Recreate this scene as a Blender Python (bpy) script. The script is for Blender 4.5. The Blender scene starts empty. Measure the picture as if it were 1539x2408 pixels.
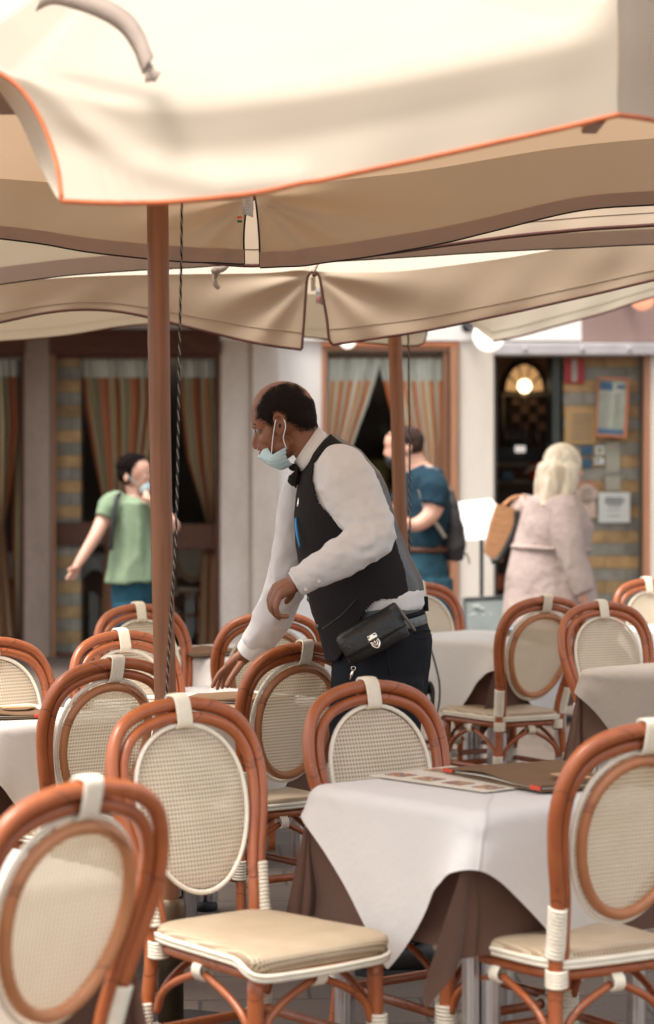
import bpy, math, random
import numpy as np
from mathutils import Vector, Matrix, noise
R = math.radians
random.seed(7)
sc = bpy.context.scene
COL = sc.collection
# ---------------------------------------------------------------- camera, sky, sun, exposure
F, CX, HY, EYE = 5685.0, 769.5, 1100.0, 1.5
cam = bpy.data.cameras.new('camera'); co = bpy.data.objects.new('camera', cam); COL.objects.link(co)
sc.camera = co
co.location = (0, 0, EYE); co.rotation_euler = (R(90), 0, 0)
cam.sensor_fit = 'VERTICAL'; cam.sensor_height = 36; cam.sensor_width = 24; cam.lens = F/2408*36
cam.shift_y = -(1204-HY)/2408.0
cam.clip_end = 500; cam.clip_start = .05
cam.dof.use_dof = True; cam.dof.focus_distance = 7.15; cam.dof.aperture_fstop = 3.4
SUN_EL, SUN_AZ = 68, 232      # azimuth: direction the light comes FROM, degrees clockwise from +Y
world = bpy.data.worlds.new('World'); sc.world = world; world.use_nodes = True
nt = world.node_tree; bg = nt.nodes['Background']
sky = nt.nodes.new('ShaderNodeTexSky'); sky.sky_type = 'NISHITA'; sky.sun_disc = False
sky.sun_elevation = R(SUN_EL); sky.sun_rotation = R(SUN_AZ); sky.air_density = 1.0; sky.dust_density = 3.5; sky.ozone_density = .6
hs = nt.nodes.new('ShaderNodeHueSaturation'); hs.inputs['Saturation'].default_value = .45
nt.links.new(sky.outputs[0], hs.inputs['Color']); wm_ = nt.nodes.new('ShaderNodeMix'); wm_.data_type = 'RGBA'; wm_.blend_type = 'MULTIPLY'; wm_.inputs[0].default_value = 1; wm_.inputs[7].default_value = (1, .972, .915, 1)
nt.links.new(hs.outputs[0], wm_.inputs[6]); nt.links.new(wm_.outputs[2], bg.inputs['Color'])
bg.inputs['Strength'].default_value = .15
sl = bpy.data.lights.new('sun', 'SUN'); sl.energy = 1.7; sl.angle = R(24); sl.color = (1, .94, .86)
so = bpy.data.objects.new('sun', sl); COL.objects.link(so)
sd = Vector((math.sin(R(SUN_AZ))*math.cos(R(SUN_EL)), math.cos(R(SUN_AZ))*math.cos(R(SUN_EL)), math.sin(R(SUN_EL))))
so.rotation_euler = sd.to_track_quat('Z', 'Y').to_euler(); so.location = (0, -5, 20)
sc.view_settings.view_transform = 'Standard'; sc.view_settings.look = 'None'
sc.view_settings.exposure = 1.3; sc.view_settings.gamma = 1
sc.cycles.max_bounces = 8; sc.cycles.transparent_max_bounces = 16; sc.cycles.transmission_bounces = 6; sc.cycles.diffuse_bounces = 5

def W(x, y, d):
    return Vector(((x-CX)*d/F, d, EYE-(y-HY)*d/F))

# ---------------------------------------------------------------- materials
def srgb(r, g, b):
    f = lambda c: c/12.92 if c <= .04045 else ((c+.055)/1.055)**2.4
    return (f(r/255), f(g/255), f(b/255), 1)
MATS = {}
class NT:
    def __init__(s, name):
        s.m = bpy.data.materials.new(name); s.m.use_nodes = True; s.t = s.m.node_tree
        s.b = s.t.nodes['Principled BSDF']; s.out = s.t.nodes['Material Output']; MATS[name] = s.m
    def n(s, typ, **kw):
        x = s.t.nodes.new(typ)
        for k, v in kw.items(): setattr(x, k, v)
        return x
    def l(s, a, b): s.t.links.new(a, b)
    def val(s, sock, v):
        if hasattr(v, 'links'): s.l(v, sock)
        else: sock.default_value = v
    def math(s, op, a, b=0, c=0):
        x = s.n('ShaderNodeMath', operation=op); s.val(x.inputs[0], a); s.val(x.inputs[1], b)
        if op in ('MULTIPLY_ADD', 'COMPARE'): s.val(x.inputs[2], c)
        return x.outputs[0]
    def mix(s, f, a, b, mode='MIX'):
        x = s.n('ShaderNodeMix', data_type='RGBA', blend_type=mode); s.val(x.inputs[0], f); s.val(x.inputs[6], a); s.val(x.inputs[7], b)
        return x.outputs[2]
    def coord(s, out='Object'): return s.n('ShaderNodeTexCoord').outputs[out]
    def noise(s, vec, scale, detail=4, rough=.55):
        x = s.n('ShaderNodeTexNoise'); x.inputs['Scale'].default_value = scale; x.inputs['Detail'].default_value = detail; x.inputs['Roughness'].default_value = rough
        if vec is not None: s.l(vec, x.inputs['Vector'])
        return x.outputs['Fac']
    def ramp(s, f, stops):
        x = s.n('ShaderNodeValToRGB'); s.l(f, x.inputs[0]); e = x.color_ramp.elements
        e[0].position, e[0].color = stops[0]; e[1].position, e[1].color = stops[-1]
        for p, c in stops[1:-1]: q = e.new(p); q.color = c
        return x.outputs[0]
    def mapping(s, vec, scale=(1, 1, 1), rot=(0, 0, 0)):
        x = s.n('ShaderNodeMapping'); x.inputs['Scale'].default_value = scale; x.inputs['Rotation'].default_value = rot; s.l(vec, x.inputs['Vector']); return x.outputs[0]
    def bump(s, h, strength=.3, dist=.01):
        x = s.n('ShaderNodeBump'); x.inputs['Strength'].default_value = strength; x.inputs['Distance'].default_value = dist; s.l(h, x.inputs['Height'])
        s.l(x.outputs[0], s.b.inputs['Normal']); return x.outputs[0]
    def base(s, v): s.val(s.b.inputs['Base Color'], v)
    def rough(s, v): s.val(s.b.inputs['Roughness'], v)

def plain(name, col, rough=.6, var=.12, scale=8, bump=0, bscale=60, metal=0, spec=None, emit=0):
    m = NT(name); c = m.coord()
    dark = tuple(x*(1-var) for x in col[:3])+(1,); light = tuple(min(1, x*(1+var)) for x in col[:3])+(1,)
    m.base(m.ramp(m.noise(c, scale), [(.3, dark), (.7, light)])); m.rough(rough)
    m.b.inputs['Metallic'].default_value = metal
    if spec is not None: m.b.inputs['Specular IOR Level'].default_value = spec
    if bump: m.bump(m.noise(c, bscale), bump, .01)
    if emit:
        m.b.inputs['Emission Color'].default_value = col; m.b.inputs['Emission Strength'].default_value = emit
    return m.m

def fabric(name, col, transl, tcol, rough=.9, weave=900, var=.06, bscale=7, bstr=.25, bdist=.02, crease=0):
    m = NT(name); c = m.coord()
    d = tuple(x*(1-var) for x in col[:3])+(1,)
    cc = m.ramp(m.noise(c, 3.0, 5), [(.3, d), (.7, col)])
    m.base(cc); m.rough(rough); m.b.inputs['Specular IOR Level'].default_value = .15
    w = m.noise(m.mapping(c, (1, 1, 1)), weave, 2); f = m.noise(c, bscale, 3)
    h = m.math('ADD', m.math('MULTIPLY', w, .03), f)
    if crease:   # sharp thin creases of worn cotton
        q = m.n('ShaderNodeTexNoise'); q.noise_type = 'RIDGED_MULTIFRACTAL'; q.inputs['Scale'].default_value = bscale*.8; q.inputs['Detail'].default_value = 3; q.inputs['Distortion'].default_value = .6
        m.l(m.mapping(c, (1, 1, .55), (0, R(25), 0)), q.inputs['Vector']); h = m.math('ADD', h, m.math('MULTIPLY', q.outputs['Fac'], crease))
    nrm = m.bump(h, bstr, bdist)
    if transl > 0:
        t = m.n('ShaderNodeBsdfTranslucent'); t.inputs['Color'].default_value = tcol; m.l(nrm, t.inputs['Normal'])
        x = m.n('ShaderNodeMixShader'); x.inputs[0].default_value = transl
        m.l(m.b.outputs[0], x.inputs[1]); m.l(t.outputs[0], x.inputs[2]); m.l(x.outputs[0], m.out.inputs[0])
    return m.m

CANVAS = fabric('canvas', (.54, .475, .385, 1), .27, (.70, .47, .29, 1), bscale=2.2, bstr=.2, bdist=.012)
CANVAS_SHADED = fabric('shaded_canvas', (.47, .375, .28, 1), .20, (.62, .42, .26, 1), bscale=2.2, bstr=.25, bdist=.03, var=.12)  # canvas with the shade under the front parasols put into its colour
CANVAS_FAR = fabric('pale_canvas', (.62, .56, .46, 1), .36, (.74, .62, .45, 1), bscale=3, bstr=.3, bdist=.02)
HEM = fabric('taupe_hem', (.47, .37, .335, 1), .25, (.42, .3, .25, 1), bscale=5)
PIPING = plain('orange_piping', (.50, .13, .045, 1), .8, .15, 20)
PIPING_SHADED = plain('shaded_brown_piping', (.075, .022, .014, 1), .8, .15, 20)  # the orange trim again, its colour darkened as it looks in shade
BLACKPIPE = plain('black_edge', (.008, .008, .012, 1), .7)
TIE = fabric('tie_cloth', (.40, .32, .27, 1), .2, (.5, .4, .3, 1), bscale=20)
WHITECLOTH = None
def cloth_mat(name, col, crease):
    m = NT(name); uv = m.coord('UV'); c = m.coord()
    sp = m.n('ShaderNodeSeparateXYZ'); m.l(uv, sp.inputs[0])
    m.base(m.mix(m.noise(c, 5), col, tuple(x*.93 for x in col[:3])+(1,))); m.rough(.85); m.b.inputs['Specular IOR Level'].default_value = .2
    m.b.inputs['Sheen Weight'].default_value = .15
    def ridge(s):
        a = m.math('ABSOLUTE', m.math('SUBTRACT', s, .5)); return m.math('SUBTRACT', 1, m.math('MINIMUM', m.math('MULTIPLY', a, 110), 1))
    r = m.math('MAXIMUM', ridge(sp.outputs[0]), ridge(sp.outputs[1]))
    wr = m.noise(m.mapping(uv, (9, 6, 7)), 1.0, 5); ww = m.noise(uv, 600, 2)
    h = m.math('ADD', m.math('ADD', m.math('MULTIPLY', r, crease), m.math('MULTIPLY', wr, 1.0)), m.math('MULTIPLY', ww, .03))
    nrm = m.bump(h, .5, .012)
    t = m.n('ShaderNodeBsdfTranslucent'); t.inputs['Color'].default_value = tuple(x*.9 for x in col[:3])+(1,); m.l(nrm, t.inputs['Normal'])
    x = m.n('ShaderNodeMixShader'); x.inputs[0].default_value = .18
    m.l(m.b.outputs[0], x.inputs[1]); m.l(t.outputs[0], x.inputs[2]); m.l(x.outputs[0], m.out.inputs[0])
    return m.m
WHITECLOTH = cloth_mat('white_linen', (.82, .775, .735, 1), .55)
BROWNCLOTH = cloth_mat('brown_linen', (.140, .072, .050, 1), .1)
SHADEDCLOTH = cloth_mat('shaded_linen', (.47, .40, .34, 1), .5)  # white linen greyed down, shade over the right edge table painted in

def rattan(name, a, b, rough=.28):
    m = NT(name); c = m.coord()
    sp = m.n('ShaderNodeSeparateXYZ'); m.l(c, sp.inputs[0])
    s = m.math('ADD', m.math('MULTIPLY', sp.outputs[2], 5.2), m.math('ADD', m.math('MULTIPLY', sp.outputs[0], 2.9), m.math('MULTIPLY', sp.outputs[1], 2.3)))
    s = m.math('ADD', s, m.math('MULTIPLY', m.noise(c, 30), .02))
    fr = m.math('FRACT', s)
    node = m.math('LESS_THAN', fr, .014)
    halo = m.math('MULTIPLY', m.math('LESS_THAN', fr, .13), m.math('GREATER_THAN', m.noise(c, 38), .55))
    cc = m.ramp(m.noise(m.mapping(c, (30, 30, 8)), 1.0, 4), [(.25, a), (.75, b)])
    cc = m.mix(m.math('MULTIPLY', halo, .35), cc, (.10, .025, .012, 1))
    cc = m.mix(m.math('MULTIPLY', node, .8), cc, (.03, .01, .006, 1))
    oi = m.n('ShaderNodeObjectInfo'); cc = m.mix(m.math('MULTIPLY', oi.outputs['Random'], .35), cc, (.22, .052, .018, 1))
    wear = m.math('MULTIPLY', m.math('GREATER_THAN', m.noise(c, 17, 6, .7), .66), .35); cc = m.mix(wear, cc, (.50, .21, .09, 1))
    m.base(cc); m.rough(m.math('ADD', m.math('MULTIPLY', m.noise(c, 25, 4), .35), rough-.1)); m.b.inputs['Coat Weight'].default_value = .25; m.b.inputs['Coat Roughness'].default_value = .18
    m.bump(m.noise(m.mapping(c, (60, 60, 20)), 1.0, 3), .12, .004)
    return m.m
RATTAN = rattan('rattan', (.31, .074, .018, 1), (.44, .122, .034, 1))
RATTAN_IN = rattan('rattan_ring', (.42, .165, .062, 1), (.52, .215, .088, 1), .4)
CANE_WHITE = plain('cream_cord', (.82, .74, .60, 1), .45, .06, 30, .1, 200)

def weave_mat(name, axes, hole_alpha):
    m = NT(name); c = m.coord(); sp = m.n('ShaderNodeSeparateXYZ'); m.l(c, sp.inputs[0])
    u = sp.outputs[0]
    v = sp.outputs[2] if axes == 'xz' else m.math('ADD', sp.outputs[1], m.math('MULTIPLY', sp.outputs[2], -1))
    p = 1/.0098
    fu = m.math('FRACT', m.math('MULTIPLY', u, p)); fv = m.math('FRACT', m.math('MULTIPLY', v, p))
    au = m.math('ABSOLUTE', m.math('SUBTRACT', fu, .5)); av = m.math('ABSOLUTE', m.math('SUBTRACT', fv, .5))
    hole = m.math('MULTIPLY', m.math('LESS_THAN', au, .30), m.math('LESS_THAN', av, .27))
    cc = m.ramp(m.noise(c, 14, 4), [(.3, (.74, .65, .49, 1) if hole_alpha else (.53, .43, .29, 1)), (.75, (.84, .77, .62, 1) if hole_alpha else (.63, .53, .38, 1))])
    h = m.math('MAXIMUM', m.math('SUBTRACT', 1, m.math('MULTIPLY', m.math('SUBTRACT', .5, au), 2)), m.math('SUBTRACT', 1, m.math('MULTIPLY', m.math('SUBTRACT', .5, av), 2)))
    if hole_alpha is None:
        m.base(m.mix(hole, cc, (.24, .125, .06, 1))); m.rough(.5); m.bump(h, .5, .002)
        return m.m
    m.base(cc); m.rough(.42); nrm = m.bump(h, .5, .002)
    t = m.n('ShaderNodeBsdfTranslucent'); t.inputs['Color'].default_value = (.72, .60, .42, 1)
    x = m.n('ShaderNodeMixShader'); x.inputs[0].default_value = .35; m.l(m.b.outputs[0], x.inputs[1]); m.l(t.outputs[0], x.inputs[2])
    tr = m.n('ShaderNodeBsdfTransparent'); tr.inputs[0].default_value = (1, .97, .93, 1)
    d = m.n('ShaderNodeBsdfDiffuse'); d.inputs[0].default_value = (.56, .40, .26, 1)
    y = m.n('ShaderNodeMixShader'); y.inputs[0].default_value = hole_alpha; m.l(d.outputs[0], y.inputs[1]); m.l(tr.outputs[0], y.inputs[2])
    z = m.n('ShaderNodeMixShader'); m.l(hole, z.inputs[0]); m.l(x.outputs[0], z.inputs[1]); m.l(y.outputs[0], z.inputs[2])
    m.l(z.outputs[0], m.out.inputs[0])
    return m.m
WEAVE_PANEL = weave_mat('woven_panel', 'xz', .38)
WEAVE_SEAT = weave_mat('woven_seat', 'xy', None)
ALU = plain('aluminium', (.62, .62, .63, 1), .28, .06, 20, .05, 100, metal=1)
RUBBER = plain('rubber', (.02, .02, .02, 1), .7)
TABLETOP = plain('laminate_top', (.25, .2, .16, 1), .6)
def wood(name, a, b, rough=.45, sc_=(40, 40, 2)):
    m = NT(name); c = m.coord(); f = m.noise(m.mapping(c, sc_), 1.0, 6, .6)
    m.base(m.ramp(f, [(.3, a), (.7, b)])); m.rough(rough); m.bump(f, .15, .004); return m.m
POLEWOOD = wood('pole_wood', (.15, .055, .022, 1), (.30, .12, .052, 1), .35)
DARKWOOD = wood('dark_wood', (.060, .018, .008, 1), (.115, .036, .016, 1), .7, (10, 10, 60))
FRAMEWOOD = wood('frame_wood', (.28, .13, .07, 1), (.42, .20, .11, 1), .5)
BRONZE = plain('bronze_metal', (.13, .085, .05, 1), .4, .2, 10, metal=.7)
BLACKMETAL = plain('black_metal', (.015, .015, .016, 1), .5)
def rope_mat():
    m = NT('speckled_rope'); c = m.coord(); sp = m.n('ShaderNodeSeparateXYZ'); m.l(c, sp.inputs[0])
    s = m.math('FRACT', m.math('ADD', m.math('MULTIPLY', sp.outputs[2], 28), m.math('MULTIPLY', sp.outputs[0], 120)))
    m.base(m.mix(m.math('LESS_THAN', s, .16), (.012, .012, .014, 1), (.5, .45, .35, 1))); m.rough(.8); return m.m
ROPE = rope_mat()
MENU = plain('taupe_leatherette', (.185, .110, .062, 1), .9, .06, 20, .1, 300, spec=.15)
MENURED = plain('red_corner', (.62, .06, .03, 1), .5)
LABELTAN = plain('tan_plaque', (.50, .30, .15, 1), .5)
PAPER = plain('cream_paper', (.66, .60, .50, 1), .8, .05)
def print_mat():
    m = NT('printed_picture'); c = m.coord(); v = m.n('ShaderNodeTexVoronoi'); v.inputs['Scale'].default_value = 70; m.l(c, v.inputs['Vector'])
    m.base(m.ramp(v.outputs['Distance'], [(0, (.70, .14, .03, 1)), (.3, (.70, .38, .10, 1)), (.5, (.04, .13, .22, 1)), (.8, (.45, .10, .04, 1))])); m.rough(.7); return m.m
PRINT = print_mat()

def skin(name, a, b):
    m = NT(name); c = m.coord()
    m.base(m.ramp(m.noise(c, 14, 5), [(.3, a), (.7, b)])); m.rough(.48); m.b.inputs['Subsurface Weight'].default_value = .12
    m.b.inputs['Subsurface Radius'].default_value = (.02, .008, .004); m.b.inputs['Subsurface Scale'].default_value = .5
    m.bump(m.noise(c, 160, 3), .12, .004); return m.m
SKIN_B = skin('brown_skin', (.215, .080, .038, 1), (.29, .116, .058, 1))
SKIN_P = skin('pale_skin', (.60, .32, .23, 1), (.68, .40, .30, 1))
SHIRT = fabric('white_shirt', (.80, .765, .74, 1), .12, (.8, .75, .7, 1), weave=700, bscale=9, bstr=.6, bdist=.016, crease=.35)
SHEER = fabric('sheer_shirt', (.78, .76, .75, 1), .4, (.85, .82, .8, 1), weave=700, bscale=9, bstr=.5, bdist=.016, crease=.3)
VEST = fabric('black_wool', (.021, .018, .018, 1), 0, None, weave=500, bscale=9, bstr=.35, bdist=.01)
SATIN = plain('grey_satin', (.06, .055, .052, 1), .38, .1, 12, .3, 18)
PANTS = fabric('navy_trousers', (.013, .014, .018, 1), 0, None, weave=500, bscale=8, bstr=.5, bdist=.015)
LEATHER = plain('black_leather', (.016, .014, .012, 1), .36, .2, 20, .25, 120)
BELTM = plain('grey_leather', (.10, .115, .115, 1), .4, .3, 40, .3, 90)
CHROME = plain('polished_metal', (.8, .7, .6, 1), .15, .02, metal=1)
SURGICAL = plain('blue_face_mask', (.50, .66, .70, 1), .8, .05, 20, .15, 80)
EARLOOP = plain('white_elastic', (.85, .82, .80, 1), .7)
BLUEPEN = plain('blue_plastic', (.03, .25, .6, 1), .4)
EYEW = plain('eye_white', (.30, .25, .22, 1), .3)
BLACKGLOSS = plain('black_gloss', (.01, .008, .006, 1), .2)
GREENTEE = fabric('green_cotton', (.23, .31, .20, 1), .05, (.3, .4, .25, 1), bscale=9, bstr=.5, bdist=.02)
BLUEDENIM = fabric('blue_denim', (.018, .065, .095, 1), 0, None, bscale=12, bstr=.6, bdist=.02)
BLUETEE = fabric('blue_cotton', (.015, .040, .062, 1), 0, None, bscale=8, bstr=.5, bdist=.02)
BLUESHORT = fabric('teal_shorts', (.030, .085, .120, 1), 0, None, bscale=9, bstr=.8, bdist=.03)
PINKDRESS = fabric('pinkish_linen', (.50, .40, .365, 1), .05, (.5, .4, .35, 1), bscale=6, bstr=.9, bdist=.04)
DARKHAIR = plain('dark_hair', (.008, .005, .005, 1), .9, .3, 60, .5, 100, spec=.05)
GREYHAIR = plain('brown_grey_hair', (.05, .03, .026, 1), .9, .3, 60, .5, 100, spec=.1)
def blonde():
    m = NT('platinum_hair'); c = m.coord(); f = m.noise(m.mapping(c, (60, 60, 3)), 1.0, 5)
    m.base(m.ramp(f, [(.3, (.50, .39, .25, 1)), (.65, (.74, .67, .55, 1))])); m.rough(.45); m.bump(f, .5, .01); return m.m
BLONDE = blonde()
BAGGREY = plain('dark_grey_nylon', (.035, .033, .037, 1), .7, .2, 12, .4, 20)
STRAPGREY = plain('grey_webbing', (.35, .33, .31, 1), .7)
STRAW = wood('woven_straw', (.36, .17, .075, 1), (.50, .26, .13, 1), .8, (20, 20, 90))

# ---------------------------------------------------------------- geometry helpers
def catmull(P, n, closed=False):
    P = [Vector(p) for p in P]; m = len(P)
    if m == 2: return [P[0].lerp(P[1], i/(n-1)) for i in range(n)]
    segs = m if closed else m-1
    out = []
    cnt = n if closed else n-1
    for i in range(cnt):
        t = i/cnt*segs; k = int(t); f = t-k
        if closed: a, b, c, d = P[(k-1) % m], P[k % m], P[(k+1) % m], P[(k+2) % m]
        else:
            b, c = P[k], P[k+1]; a = P[k-1] if k > 0 else b*2-c; d = P[k+2] if k+2 < m else c*2-b
        out.append(.5*((2*b)+(c-a)*f+(2*a-5*b+4*c-d)*f*f+(3*b-a-3*c+d)*f**3))
    if not closed: out.append(P[-1].copy())
    return out
def lerp_list(L, n):
    out = []
    for i in range(n):
        t = i/(n-1)*(len(L)-1); k = min(int(t), len(L)-2); f = t-k; out.append(L[k]*(1-f)+L[k+1]*f)
    return out

class MB:
    def __init__(s): s.v = []; s.f = []; s.uv = None; s.sm = []
    def add(s, vs, fs, smooth=True):
        o = len(s.v); s.v += [Vector(v) for v in vs]; s.f += [tuple(i+o for i in f) for f in fs]; s.sm += [smooth]*len(fs); return s
    def tube(s, pts, r, seg=10, closed=False, n=None, flat=None, caps=True):
        if n:
            if isinstance(r, (list, tuple)): r = lerp_list(list(r), n)
            pts = catmull(pts, n, closed)
        pts = [Vector(p) for p in pts]; m = len(pts)
        if not isinstance(r, (list, tuple)): r = [r]*m
        elif len(r) != m: r = lerp_list(list(r), m)
        T = []
        for i in range(m):
            if closed: t = pts[(i+1) % m]-pts[(i-1) % m]
            else: t = pts[min(i+1, m-1)]-pts[max(i-1, 0)]
            T.append(t.normalized() if t.length > 1e-9 else Vector((0, 0, 1)))
        up = Vector((0, 0, 1)) if abs(T[0].z) < .9 else Vector((0, 1, 0))
        if flat is not None: up = Vector(flat)
        nrm = (up-T[0]*up.dot(T[0])).normalized(); vs = []; fs = []
        for i in range(m):
            nrm = (nrm-T[i]*nrm.dot(T[i])).normalized(); bn = T[i].cross(nrm)
            for k in range(seg):
                a = 2*math.pi*k/seg; vs.append(pts[i]+(nrm*math.cos(a)+bn*math.sin(a))*r[i])
        for i in range(m if closed else m-1):
            j = (i+1) % m
            for k in range(seg):
                l = (k+1) % seg; fs.append((i*seg+k, i*seg+l, j*seg+l, j*seg+k))
        if not closed and caps: fs.append(tuple(range(seg))[::-1]); fs.append(tuple((m-1)*seg+k for k in range(seg)))
        return s.add(vs, fs)
    def box(s, c, size, rot=None, bev=0):
        x, y, z = [q/2 for q in size]; c = Vector(c)
        if bev:
            vs = []; fs = []
            M = rot or Matrix.Identity(3)
            # chamfered box through 24 vertices
            idx = {}
            for sx in (-1, 1):
                for sy in (-1, 1):
                    for sz in (-1, 1):
                        for ax in range(3):
                            p = [sx*(x-bev), sy*(y-bev), sz*(z-bev)]; p[ax] += (sx, sy, sz)[ax]*bev
                            idx[(sx, sy, sz, ax)] = len(vs); vs.append(c+M@Vector(p))
            I = idx
            for ax in range(3):
                a, b = [q for q in range(3) if q != ax]
                for sg in (-1, 1):
                    q = []
                    for u, v in ((-1, -1), (1, -1), (1, 1), (-1, 1)):
                        k = [0, 0, 0]; k[ax] = sg; k[a] = u; k[b] = v; q.append(I[(k[0], k[1], k[2], ax)])
                    fs.append(tuple(q))
            for ax in range(3):
                a, b = [q for q in range(3) if q != ax]
                for u in (-1, 1):
                    for v in (-1, 1):
                        q = []
                        for w_, which in ((-1, a), (-1, b), (1, b), (1, a)):
                            k = [0, 0, 0]; k[ax] = w_; k[a] = u; k[b] = v; q.append(I[(k[0], k[1], k[2], which)])
                        fs.append(tuple(q))
            for sx in (-1, 1):
                for sy in (-1, 1):
                    for sz in (-1, 1): fs.append(tuple(I[(sx, sy, sz, ax)] for ax in range(3)))
            return s.add(vs, fs, False)
        vs = [Vector((sx*x, sy*y, sz*z)) for sx in (-1, 1) for sy in (-1, 1) for sz in (-1, 1)]
        if rot: vs = [rot@v for v in vs]
        vs = [v+c for v in vs]
        return s.add(vs, [(0, 1, 3, 2), (4, 6, 7, 5), (0, 4, 5, 1), (2, 3, 7, 6), (0, 2, 6, 4), (1, 5, 7, 3)], False)
    def grid(s, rows, closed_u=False, flip=False, smooth=True, thick=0):
        nr = len(rows); nc = len(rows[0]); vs = [p for r in rows for p in r]; fs = []
        for i in range(nr-1):
            for j in range(nc if closed_u else nc-1):
                k = (j+1) % nc; q = (i*nc+j, i*nc+k, (i+1)*nc+k, (i+1)*nc+j); fs.append(q[::-1] if flip else q)
        return s.add(vs, fs, smooth)
    def loft(s, secs, seg=20, cap=True):
        """secs: (center, axisA vector, axisB vector) ellipse sections"""
        rows = [[c+a*math.cos(2*math.pi*k/seg)+b*math.sin(2*math.pi*k/seg) for k in range(seg)] for c, a, b in secs]
        o = len(s.v); s.grid(rows, True)
        if cap:
            n = len(rows); s.f.append(tuple(o+k for k in range(seg))[::-1]); s.f.append(tuple(o+(n-1)*seg+k for k in range(seg))); s.sm += [True, True]
        return s
    def ball(s, c, r, seg=16, rings=10, rot=None):
        c = Vector(c); r = Vector(r) if hasattr(r, '__len__') else Vector((r, r, r)); M = rot or Matrix.Identity(3)
        vs = [c+M@Vector((0, 0, r.z))]; fs = []
        for i in range(1, rings):
            t = math.pi*i/rings
            for k in range(seg):
                a = 2*math.pi*k/seg; vs.append(c+M@Vector((r.x*math.sin(t)*math.cos(a), r.y*math.sin(t)*math.sin(a), r.z*math.cos(t))))
        vs.append(c-M@Vector((0, 0, r.z)))
        for k in range(seg): fs.append((0, 1+k, 1+(k+1) % seg))
        for i in range(rings-2):
            for k in range(seg): l = (k+1) % seg; fs.append((1+i*seg+k, 1+(i+1)*seg+k, 1+(i+1)*seg+l, 1+i*seg+l))
        e = len(vs)-1; b = 1+(rings-2)*seg
        for k in range(seg): fs.append((e, b+(k+1) % seg, b+k))
        return s.add(vs, fs)
    def lathe(s, c, prof, seg=20):
        c = Vector(c); return s.grid([[c+Vector((r*math.cos(2*math.pi*k/seg), r*math.sin(2*math.pi*k/seg), z)) for k in range(seg)] for r, z in prof], True, True)
    def prism(s, pts, vec):
        """flat polygon pts (3D) extruded by vec"""
        n = len(pts); pts = [Vector(p) for p in pts]; vec = Vector(vec)
        return s.add(pts+[p+vec for p in pts], [tuple(range(n))[::-1], tuple(range(n, 2*n))]+[(i, (i+1) % n, n+(i+1) % n, n+i) for i in range(n)], False)
    def mesh(s, name):
        me = bpy.data.meshes.new(name); me.from_pydata([tuple(v) for v in s.v], [], s.f)
        me.polygons.foreach_set('use_smooth', s.sm); me.update(); return me
    def build(s, name, mat, parent=None, label=None, cat=None, group=None, kind=None, solid=0, origin=None):
        me = s.mesh(name); me.materials.append(mat)
        o = bpy.data.objects.new(name, me); COL.objects.link(o)
        if parent:
            o.parent = parent; org = Vector((0, 0, 0)); p = parent
            while p: org += p.location; p = p.parent
            if org.length > 0 and not parent.get('_local'): me.transform(Matrix.Translation(-org))
        elif origin is not None:
            me.transform(Matrix.Translation(-Vector(origin))); o.location = origin
        if parent and parent.get('_local'): o['_local'] = 1
        if solid:
            md = o.modifiers.new('solid', 'SOLIDIFY'); md.thickness = solid; md.offset = 0
        tag(o, label, cat, group, kind)
        return o
def tag(o, label=None, cat=None, group=None, kind=None):
    if label: o['label'] = label
    if cat: o['category'] = cat
    if group: o['group'] = group
    if kind: o['kind'] = kind
    return o
def thing(name, label, cat, loc=(0, 0, 0), rz=0, group=None, local=False):
    o = bpy.data.objects.new(name, None); COL.objects.link(o); o.location = loc; o.rotation_euler = (0, 0, rz); o.empty_display_size = .1
    if local: o['_local'] = 1
    return tag(o, label, cat, group)
def kids(o): return [c for c in COL.objects if c.parent == o]
def copy_tree(o, parent=None):
    c = o.copy(); COL.objects.link(c); c.parent = parent
    for ch in kids(o): copy_tree(ch, c)
    return c
def blob(mb, name, mat, parent, voxel=.008, smooth=4, factor=.5, label=None, post=None):
    """voxel-fuse the overlapping closed shapes of mb into one continuous smooth surface"""
    me = mb.mesh(name+'_src'); o = bpy.data.objects.new(name+'_src', me); COL.objects.link(o)
    rm = o.modifiers.new('r', 'REMESH'); rm.mode = 'VOXEL'; rm.voxel_size = voxel; rm.use_smooth_shade = True
    if smooth:
        s_ = o.modifiers.new('s', 'SMOOTH'); s_.factor = factor; s_.iterations = smooth
    dg = bpy.context.evaluated_depsgraph_get(); ev = o.evaluated_get(dg)
    nm = bpy.data.meshes.new_from_object(ev, preserve_all_data_layers=False, depsgraph=dg)
    bpy.data.objects.remove(o); bpy.data.meshes.remove(me)
    nm.name = name; nm.materials.clear(); nm.materials.append(mat)
    nm.polygons.foreach_set('use_smooth', [True]*len(nm.polygons))
    if post: post(nm)
    ob = bpy.data.objects.new(name, nm); COL.objects.link(ob)
    if parent:
        ob.parent = parent; org = Vector((0, 0, 0)); p = parent
        while p: org += p.location; p = p.parent
        nm.transform(Matrix.Translation(-org))
    if label: ob['label'] = label
    return ob
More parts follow.
